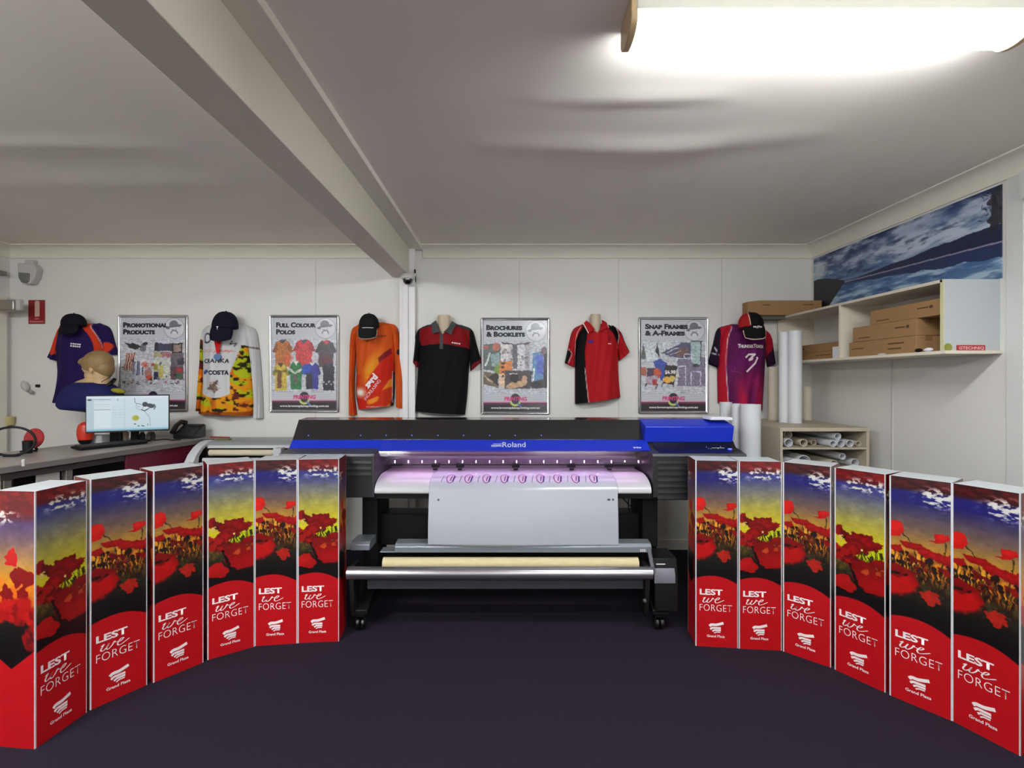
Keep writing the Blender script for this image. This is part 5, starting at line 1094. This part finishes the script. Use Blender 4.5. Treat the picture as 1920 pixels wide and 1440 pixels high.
def tall_roll(px0, px1, d, ztop, zbot, label, m=m_roll, grp='tall paper rolls standing at the right'):
    x = XX((px0+px1)/2, d); r = (px1-px0)/2*d/950; o = MB().hollow((x, d, zbot), (x, d, ztop), r, .004, 28).build('paper_roll', m)
    tag(o, label, 'paper roll', grp); return o
tall_roll(1461, 1479, 4.12, ZZ(623, 4.12), cz, 'narrower of the two tall white paper rolls on the beige cabinet')
tall_roll(1478.5, 1502.5, 4.06, ZZ(620.5, 4.06), cz, 'wider tall white paper roll on the beige cabinet')
tall_roll(1441, 1461, 4.36, ZZ(688, 4.36), cz, 'shorter ivory paper roll on the cabinet, left of the tall white pair', m_rolls)
tall_roll(1502, 1521, 4.36, ZZ(725, 4.36), cz, 'short ivory paper roll on the cabinet, right of the tall white pair', m_rolls)
tall_roll(1389, 1425, 3.72, ZZ(758, 3.72), 0, 'thick white paper roll standing on the floor beside the beige cabinet')
tall_roll(1372, 1391, 3.84, ZZ(757, 3.84), 0, 'slim white paper roll standing behind the thick one')
tall_roll(1350, 1372, 4.02, ZZ(754, 4.02), 0, 'white paper roll standing behind the blue printer hood, leftmost of its three')

# ------------------------------------------------------------------ counter at the left
m_top = mat('counter_laminate', (150, 144, 136), .32, noise=.06, nscale=6); m_edge = mat('counter_edge', (112, 106, 104), .45)
CZ = 1.03; Bp = Vector((-2.62, 4.16, 0)); ex_ = Vector((-.2146, -.9767, 0)); ey_ = Vector((-.9767, .2146, 0))
CM = Matrix((( ex_.x, ey_.x, 0, Bp.x), (ex_.y, ey_.y, 0, Bp.y), (0, 0, 1, 0), (0, 0, 0, 1)))   # local x towards the camera, local y away from the aisle
def cpt(s, w, z=CZ): return CM @ Vector((s, w, z))
t = thing('service_counter', 'long grey-topped service counter running from the left edge to the back wall', 'counter', tuple(cpt(.8, .3, 0)))
def cbox(name, s0, s1, w0, w1, z0, z1, m, par=None, bevel=.002): return MB().box(s0, s1, w0, w1, z0, z1, M=CM).build(name, m, par or t, bevel=bevel)
cbox('top', -.26, 2.0, 0, .68, CZ-.006, CZ, m_top); cbox('edge_trim', -.26, 2.0, -.004, .68, CZ-.040, CZ-.006, m_edge)
cbox('maroon_panel', -.24, .53, .02, .035, .15, CZ-.04, mat('maroon_panel', (104, 22, 46), .45))
cbox('drawer_panel', .95, 1.08, .05, .065, .2, CZ-.045, mat('counter_white', (176, 172, 170), .5)); cbox('back_panel', -.2, 1.9, .60, .615, .1, CZ-.04, mat('counter_dark', (70, 62, 62), .6))
cbox('under_rail', .53, 1.9, .03, .05, CZ-.085, CZ-.04, mat('counter_dark', (70, 62, 62), .6))
cbox('front_panel', 1.28, 1.95, .03, .045, .2, CZ-.05, mat('counter_cream', (206, 198, 170), .5))
for s in (-.2, .9, 1.24): 
    for w in (.06, .56): cbox('leg', s-.02, s+.02, w-.02, w+.02, 0, CZ-.04, mat('leg_metal', (150, 146, 136), .35, metal=.6))
# monitor
ml = Vector((-3.176, 3.80, 0)); mr_ = Vector((-2.70, 4.03, 0)); mx_ = (mr_-ml).normalized(); mn = Vector((mx_.y, -mx_.x, 0)); MW = (mr_-ml).length
MM = Matrix(((mx_.x, -mn.x, 0, ml.x), (mx_.y, -mn.y, 0, ml.y), (0, 0, 1, 1.126), (0, 0, 0, 1)))
MH = .286
t = thing('monitor', 'wide black computer monitor with a bright white screen on the counter', 'monitor', tuple(ml+mx_*.26+Vector((0, 0, CZ))))
MB().box(0, MW, 0, .022, 0, MH, M=MM).build('casing', mat('monitor_black', (20, 22, 28), .35), t, bevel=.004)
A = Art(0, 0, 157, 68, 2.2, bg=(206, 222, 232))
A.vgrad([(0, (222, 232, 244)), (6, (206, 222, 232)), (60, (200, 218, 226)), (68, (170, 206, 222))])
A.rect(0, 4, 14, 68, (176, 196, 206), .7); A.rect(14, 8, 46, 62, (222, 232, 238), .6)
for y in (6.5, 16.5, 26.5): A.line([(15, y), (44, y)], 1.2 if y != 16.5 else .6, (110, 126, 136), .8)
for y in (10, 13, 20, 23): A.line([(15, y), (44, y)], .5, (160, 174, 184), .7)
A.ell(6, 7, 4, 1.6, (60, 70, 80)); A.line([(71, 4), (71, 66)], .6, (160, 176, 186))
for x in (48, 60):
    for y in range(22, 46, 5): A.line([(x, y), (x+8, y)], .5, (166, 180, 188), .8)
A.ell(58, 7, 1, 2.4, (150, 160, 160)); A.line(smooth_line([(90, 4), (92, 14), (100, 16), (104, 18)]), 1, (90, 98, 104)); A.line(smooth_line([(94, 16), (93, 24), (100, 28), (106, 24), (108, 17)]), .8, (130, 140, 146)); A.ell(98, 22, 3, 3, (190, 204, 210)); A.ell(110.5, 17, 5.6, 5, (62, 70, 78)); A.ell(121, 20, 8, 4.4, (66, 74, 82), rot=14); A.line([(104, 28), (110, 30), (118, 25)], 2, (70, 78, 86)); A.ell(113, 24, 5, 2, (216, 226, 230)); A.line([(128, 17), (131, 22), (128, 27)], 2, (70, 78, 86)); A.line(smooth_line([(108, 30), (114, 36), (119, 44), (121, 60)]), .8, (120, 130, 134))
A.ell(92, 44, 7, 5.6, (178, 180, 70)); A.ell(94, 44, 4, 2.4, (150, 160, 60), .6)
for (x, y, r) in ((91, 56, 2.4), (98, 60, 2), (106, 60, 3.4)): A.ell(x, y, r, .9, (50, 58, 60), rot=12)
A.ell(116, 58, .8, 2.4, (120, 130, 130)); A.rect(0, 65, 157, 68, (90, 160, 190), .5)
P = np.stack([.006+A.X/157*(MW-.012), np.full(A.X.shape, -.0008), MH-.009-A.Y/68*(MH-.022)], -1); Pw = P @ np.array(MM.to_3x3()).T+np.array(MM.translation)
obj_of(grid_mesh('screen', Pw, A.c, vmat('lit_screen', .3, .3, emit=.56, base=False)), 'screen', t)
sc = Vector((-3.00, 4.07, CZ)); mb = MB(); mb.box(sc.x-.025, sc.x+.025, sc.y-.02, sc.y+.012, CZ+.012, CZ+.24); mb.build('stand_neck', m_blk, t, bevel=.004); MB().lathe([(0, 0), (.10, 0), (.10, .008), (.03, .014), (0, .014)], Matrix.Translation(sc), 28).build('stand_base', m_blk, t)
V, F = strokes2d([[(0, 0), (.012, 0)]], .003); MB().add([MM @ Vector((MW*.49+v[0], -.001, .004+v[1])) for v in V], F).build('emblem', mat('silver_print', (190, 196, 214)), t, smooth=False)
# keyboard
ka = math.atan2(.42, .2); K = Matrix.Translation((-2.965, 3.775, CZ+.0055)) @ Matrix.Rotation(ka, 4, 'Z') @ Matrix.Rotation(math.radians(3), 4, 'X')
t = thing('keyboard', 'black keyboard lying on the counter under the monitor', 'keyboard', tuple(K.translation))
MB().box(-.22, .22, -.065, .065, 0, .018, M=K).build('body', m_blk, t, bevel=.004)
mb = MB()
for i in range(15):
    for j in range(5): mb.box(-.205+i*.0275, -.183+i*.0275, -.055+j*.022, -.037+j*.022, .018, .024, M=K)
tag(mb.build('keys', mat('key_grey', (40, 40, 44), .5), t, smooth=False), kind='stuff')
# desk phone
d = 4.36; p0 = Vector((XX(352, d), d, CZ)); PM = Matrix.Translation(p0) @ Matrix.Rotation(math.radians(-8), 4, 'Z')
t = thing('desk_phone', 'black desk phone at the far end of the counter', 'telephone', tuple(p0))
MB().prism([(-.08, 0), (.09, 0), (.09, .10), (.07, .115), (-.08, .035)], -.075, .105).add([], []).build('body', mat('phone_black', (24, 23, 26), .35), t, bevel=.006).matrix_parent_inverse = Matrix.Identity(4)
o = [c for c in t.children][0]
hs = MB(); hs.tube([(-.085, -.07, .05), (-.088, -.02, .105), (-.088, .05, .135), (-.085, .10, .12)], [.022, .018, .018, .024], 14); h_ = hs.build('handset', mat('phone_black', (24, 23, 26)), t); h_.matrix_parent_inverse = Matrix.Identity(4)
k_ = MB()
for i in range(4):
    for j in range(3): k_.box(-.02+j*.024, -.004+j*.024, -.055+i*.022, -.04+i*.022, .052+i*.0105, .056+i*.0105)
q = k_.build('keypad', mat('phone_keys', (60, 60, 64), .5), t); q.matrix_parent_inverse = Matrix.Identity(4); tag(q, kind='stuff')
q = MB().box(-.01, .08, .03, .07, .098, .106, M=Matrix.Rotation(0, 4, 'X')).build('display', mat('phone_display', (52, 56, 56), .2), t); q.matrix_parent_inverse = Matrix.Identity(4)
def on_counter(px, py): d = (CAMZ-CZ)*950/(py-713); return Vector((XX(px, d), d, CZ))
# things between monitor and wall
p = on_counter(178, 831); tag(MB().box(p.x-.055, p.x+.055, p.y, p.y+.08, CZ, CZ+.062).build('card_box', mat('small_box_white', (206, 208, 210)), bevel=.003), 'small white box on the counter under the left part of the monitor', 'box')
p = on_counter(212, 829); 
for k in range(3): tag(MB().box(p.x-.045+k*.032, p.x-.018+k*.032, p.y+.02, p.y+.10, CZ, CZ+.10-.01*k).build('binder', mat('binder_black', (26, 24, 28), .5), bevel=.003), 'slim black upright folder behind the keyboard, %s of the three' % ['leftmost', 'middle', 'rightmost'][k], 'folder', 'black folders behind the keyboard')
p = on_counter(233, 827); t = thing('paper_cup', 'beige paper cup behind the keyboard', 'cup', tuple(p))
MB().lathe([(.026, 0), (.036, .085), (.033, .085), (.024, .004), (0, .004)], Matrix.Translation(p), 24).build('body', mat('cup_beige', (176, 156, 130), .6), t); MB().tube([p+Vector((.0345*math.cos(a), .0345*math.sin(a), .086)) for a in np.linspace(0, 2*PI, 20)], .002, 6).build('rim', mat('cup_beige', (176, 156, 130)), t)
p = on_counter(256, 827); 
for k, (dx, dy, r, m) in enumerate([(-.02, 0, .022, (60, 58, 60)), (.03, .02, .026, (120, 118, 116)), (.075, -.01, .018, (70, 66, 66))]):
    tag(MB().lathe([(0, 0), (r, 0), (r, .05), (r*.6, .062), (r*.6, .07), (0, .07)], Matrix.Translation(p+Vector((dx+.03, dy+.05, 0))), 18).build('small_jar', c_(m)), ['small dark jar just right of the beige cup', 'grey jar behind the monitor edge, between two dark ones', 'small dark jar nearest the desk phone'][k], 'jar', 'small jars behind the monitor')
p = on_counter(302, 826); tag(MB().tube([p+Vector(v) for v in smooth_line([(-.05, 0, .006), (-.02, -.03, .008), (.02, -.01, .012), (.0, .03, .008), (.06, .02, .006), (.10, -.02, .006), (.15, .02, .006)])], .004, 8).build('coiled_cable', m_blk), 'black coiled cable between the monitor and the desk phone', 'cable')
# red rounded container left of the monitor
p = Vector((XX(160, 3.93), 3.89, CZ)); t = thing('red_canister', 'rounded red canister with dark base standing left of the monitor', 'canister', tuple(p))
MB().lathe([(.0, .0), (.028, .0), (.042, .018), (.047, .035)], Matrix.Translation(p+Vector((0, .04, 0))), 24).build('base', m_blk, t)
MB().lathe([(.047, .035), (.054, .07), (.054, .11), (.044, .15), (.022, .168), (0, .174)], Matrix.Translation(p+Vector((0, .04, 0))), 24).build('body', mat('canister_red', (196, 48, 28), .4), t)
# red disc stand, black ring, black cup
p = on_counter(70, 846); t = thing('disc_stand', 'red round disc on a thin black foot on the counter', 'disc', tuple(p)); d = p.y
MB().lathe([(0, 0), (.066, 0), (.070, .006), (.066, .014), (0, .016)], Matrix.Translation((XX(65.5, d), d, ZZ(822, d))) @ Matrix.Rotation(math.radians(82), 4, 'X'), 36).build('disc', mat('disc_red', (150, 28, 30), .5), t)
MB().tube([(XX(67, d), d-.004, ZZ(839, d)), (p.x, p.y, CZ+.01)], .008, 8).build('neck', m_blk, t); MB().tube([(p.x, p.y, CZ+.005), (XX(50, d), d-.05, CZ+.005)], .005, 8).build('foot', m_blk, t)
p = on_counter(22, 856); t = thing('black_ring', 'black hoop standing on the counter at the left edge', 'hoop', tuple(p)); d = p.y; r = .092; cz_ = CZ+r+.007
MB().tube([(p.x+r*1.25*math.cos(a)*.97, d+r*.5*math.cos(a), cz_+r*math.sin(a)) for a in np.linspace(0, 2*PI, 48)], .0075, 10).build('hoop', m_blk, t)
MB().box(p.x-.04, p.x+.04, d-.02, d+.02, CZ, CZ+.008).build('foot', m_blk, t, bevel=.002)
p = on_counter(22, 854); p = p+Vector((.01, .10, 0)); tag(MB().lathe([(0, 0), (.026, 0), (.029, .085), (.026, .085), (.024, .006), (0, .006)], Matrix.Translation(p), 24).build('black_cup', m_blk), 'small black cup standing behind the black hoop', 'cup')
p = on_counter(44, 874); tag(MB().lathe([(0, 0), (.008, 0), (.008, .02), (.011, .03), (.008, .04), (0, .042)], Matrix.Translation(p), 14).build('bottle_cap', c_((180, 178, 170))), 'tiny pale bottle cap near the front edge of the counter', 'cap')

# ------------------------------------------------------------------ mannequin bust behind the counter
m_skin = mat('mannequin_skin', (196, 166, 124), .5, noise=.03, nscale=20); m_hair = mat('mannequin_hair', (140, 114, 72), .55, noise=.16, nscale=40, bump=.15, bscale=90, stretch=(1, 1, .4))
md_ = 4.16; hc = at(181, 690, md_); t = thing('mannequin', 'mannequin bust with short blond hair and blue shirt, head turned left, behind the monitor', 'mannequin', (hc.x, md_, 0))
HR = Matrix.Rotation(math.radians(18), 4, 'Y')   # nods towards the left, face looks along -X
def hp(x, y, z): return hc+HR.inverted() @ Vector((x, y, z))      # local: -x is the face direction
mb = MB()
mb.ball(hp(.012, 0, .020), .098, (1.12, .84, 1.0), 28, M=HR.inverted()); mb.ball(hp(-.035, 0, -.050), .066, (1.0, .84, 1.05), 22, M=HR.inverted())
mb.ball(hp(-.060, 0, -.093), .024, (1, 1.1, .8), 14); mb.ball(hp(-.100, 0, -.036), .015, (1.3, .8, 1.3), 12); mb.tube([hp(-.088, 0, .006), hp(-.104, 0, -.034)], [.010, .014], 10)
mb.ball(hp(-.094, 0, -.062), .013, (.8, 1.5, .55), 12); mb.ball(hp(-.091, 0, -.074), .012, (.8, 1.4, .6), 12); mb.ball(hp(-.082, 0, .018), .03, (.6, 1.6, .5), 14)
for s in (-1, 1): mb.ball(hp(-.078, s*.032, -.002), .014, (.7, 1, .7), 12); mb.ball(hp(.012, s*.080, -.022), .022, (.7, .4, 1.25), 14)
nb_ = at(196, 735, md_)
mb.tube([hp(.035, 0, -.05), (hc+nb_)/2+Vector((.01, 0, -.0)), nb_], [.062, .056, .068], 20)
sh = at(172, 752, md_); kk = md_/950
bust = [(1, 711), (12, 712), (25, 716), (40, 723), (51, 733), (58, 745), (60, 755), (60, 762), (54, 768), (30, 771), (9, 774), (9, 800), (1, 801)]
def bust_mb(q, dz=0): m_ = MB(); m_.lathe([(r*kk*q, CAMZ-(y-713)*kk+dz) for r, y in bust], Matrix.Translation((sh.x, md_, 0)) @ Matrix.Diagonal((1, .56, 1, 1)), 40); return m_
b_ = bust_mb(.90, .012); mb.add(b_.v, b_.f)
bd = mb.build('body', m_skin, t); r_ = bd.modifiers.new('r', 'REMESH'); r_.mode = 'VOXEL'; r_.voxel_size = .006; s_ = bd.modifiers.new('s', 'SMOOTH'); s_.iterations = 6; s_.factor = .6
mb = MB(); mb.ball(hp(.024, 0, .034), .108, (1.10, .86, .96), 30, M=HR.inverted()); mb.ball(hp(.062, 0, -.012), .075, (.9, .98, 1.2), 24, M=HR.inverted()); mb.ball(hp(-.045, 0, .078), .058, (1.3, 1.1, .62), 20, M=HR.inverted())
hr = mb.build('hair', m_hair, t); r_ = hr.modifiers.new('r', 'REMESH'); r_.mode = 'VOXEL'; r_.voxel_size = .005; s_ = hr.modifiers.new('s', 'SMOOTH'); s_.iterations = 4; s_.factor = .6
for s in (-1, 1): MB().ball(hp(-.088, s*.032, -.002), .006, n=10).build('eye', c_((60, 48, 40)), t)
mb = bust_mb(1.02, .004)
st = mb.build('shirt', mat('shirt_blue', (28, 30, 84), .75, spec=.2), t); r_ = st.modifiers.new('r', 'REMESH'); r_.mode = 'VOXEL'; r_.voxel_size = .007; s_ = st.modifiers.new('s', 'SMOOTH'); s_.iterations = 6; s_.factor = .6
MB().tube([at(x, y, dd) for x, y, dd in ((200, 724, 4.04), (208, 719, 4.06), (214, 712, 4.10), (211, 716, 4.16))], [.012, .017, .015, .010], 12).build('collar', m_blk, t)
MB().tube([at(x, y, dd) for x, y, dd in ((190, 716, 4.085), (200, 711, 4.09), (210, 704, 4.12))], .0025, 8).build('neck_cord', m_blk, t)
MB().ball(at(222, 733, 4.08), .05, (1.1, .8, .42), 16, M=Matrix.Rotation(math.radians(12), 4, 'Y')).build('shoulder_trim', mat('trim_yellow', (150, 142, 40), .7), t)
MB().tube([(sh.x, md_, .03), (sh.x, md_, 1.19)], .018, 14).build('pole', m_chrome, t); MB().lathe([(0, 0), (.10, 0), (.10, .02), (.03, .03), (0, .03)], Matrix.Translation((sh.x, md_, 0)), 32).build('base', m_blk, t)

# ------------------------------------------------------------------ vinyl cutter behind the printer
m_cut = mat('cutter_white', (196, 198, 202), .4); m_cutg = mat('cutter_grey', (140, 146, 148), .35)
t = thing('vinyl_cutter', 'grey and white vinyl cutter on a stand between the counter and the printer', 'vinyl cutter', (-2.0, 4.15, 0)); X0, X1 = -2.53, -1.46
capf = [(3.93, .84), (3.95, .89), (3.99, .94), (4.06, .99), (4.15, 1.022), (4.22, 1.03), (4.22, 1.005), (4.14, .995), (4.08, .965), (4.03, .92), (4.01, .84)]
MB().prism(capf, X0, X0+.07).build('end_cap', m_cut, t, bevel=.004); MB().prism(capf, X1-.07, X1).build('end_cap', m_cut, t, bevel=.004)
MB().prism([(4.12, 1.0), (4.15, 1.022), (4.22, 1.029), (4.43, 1.029), (4.43, .98), (4.12, .98)], X0+.07, X1-.07).build('top_deck', m_cutg, t, bevel=.004)
MB().prism([(4.10, .975), (4.115, .995), (4.13, .995), (4.13, .975)], X0+.09, X1-.08).build('front_rail', m_cut, t, bevel=.002)
MB().box(X0+.01, X1-.01, 4.12, 4.42, .84, .98).build('chassis', m_blk, t); MB().box(X0+.07, X1-.07, 4.0, 4.12, .84, .87).build('lower_tray', m_cut, t, bevel=.003)
MB().tube([(XX(392, 4.05), 4.06, .945), (XX(515, 4.05), 4.06, .945)], .024, 20).build('media_roll', mat('media_cream', (206, 196, 170), .5), t); MB().tube([(X0+.09, 4.045, .89), (X1-.09, 4.045, .89)], .016, 16).build('roller', m_cut, t)
MB().box(XX(515, 4.05), XX(530, 4.05), 4.02, 4.10, .90, .985).build('cutting_head', m_cut, t, bevel=.004)
for x in (X0+.06, X1-.06):
    MB().box(x-.03, x+.03, 4.2, 4.32, .05, .84).build('leg', m_cutg, t, bevel=.004); MB().box(x-.03, x+.03, 4.0, 4.5, .0, .05).build('foot', m_cutg, t, bevel=.004)
p = at(408, 826, 4.32)
t = thing('spatula', 'flat red-edged tool lying on top of the vinyl cutter', 'tool', (p.x, 4.3, 1.03))
MB().box(p.x-.16, p.x+.12, 4.27, 4.30, 1.0295, 1.035).build('blade', mat('tool_grey', (150, 156, 160), .3, metal=.5), t, bevel=.001); MB().tube([(p.x-.08, 4.35, 1.037), (p.x+.10, 4.32, 1.037)], .007, 10).build('handle', mat('tool_red', (150, 60, 50), .5), t)
tag(MB().box(p.x+.05, p.x+.16, 4.20, 4.25, 1.0295, 1.036).build('label_scrap', c_((110, 112, 70)), bevel=.001), 'small olive and red scrap on the cutter beside the flat tool', 'scrap')
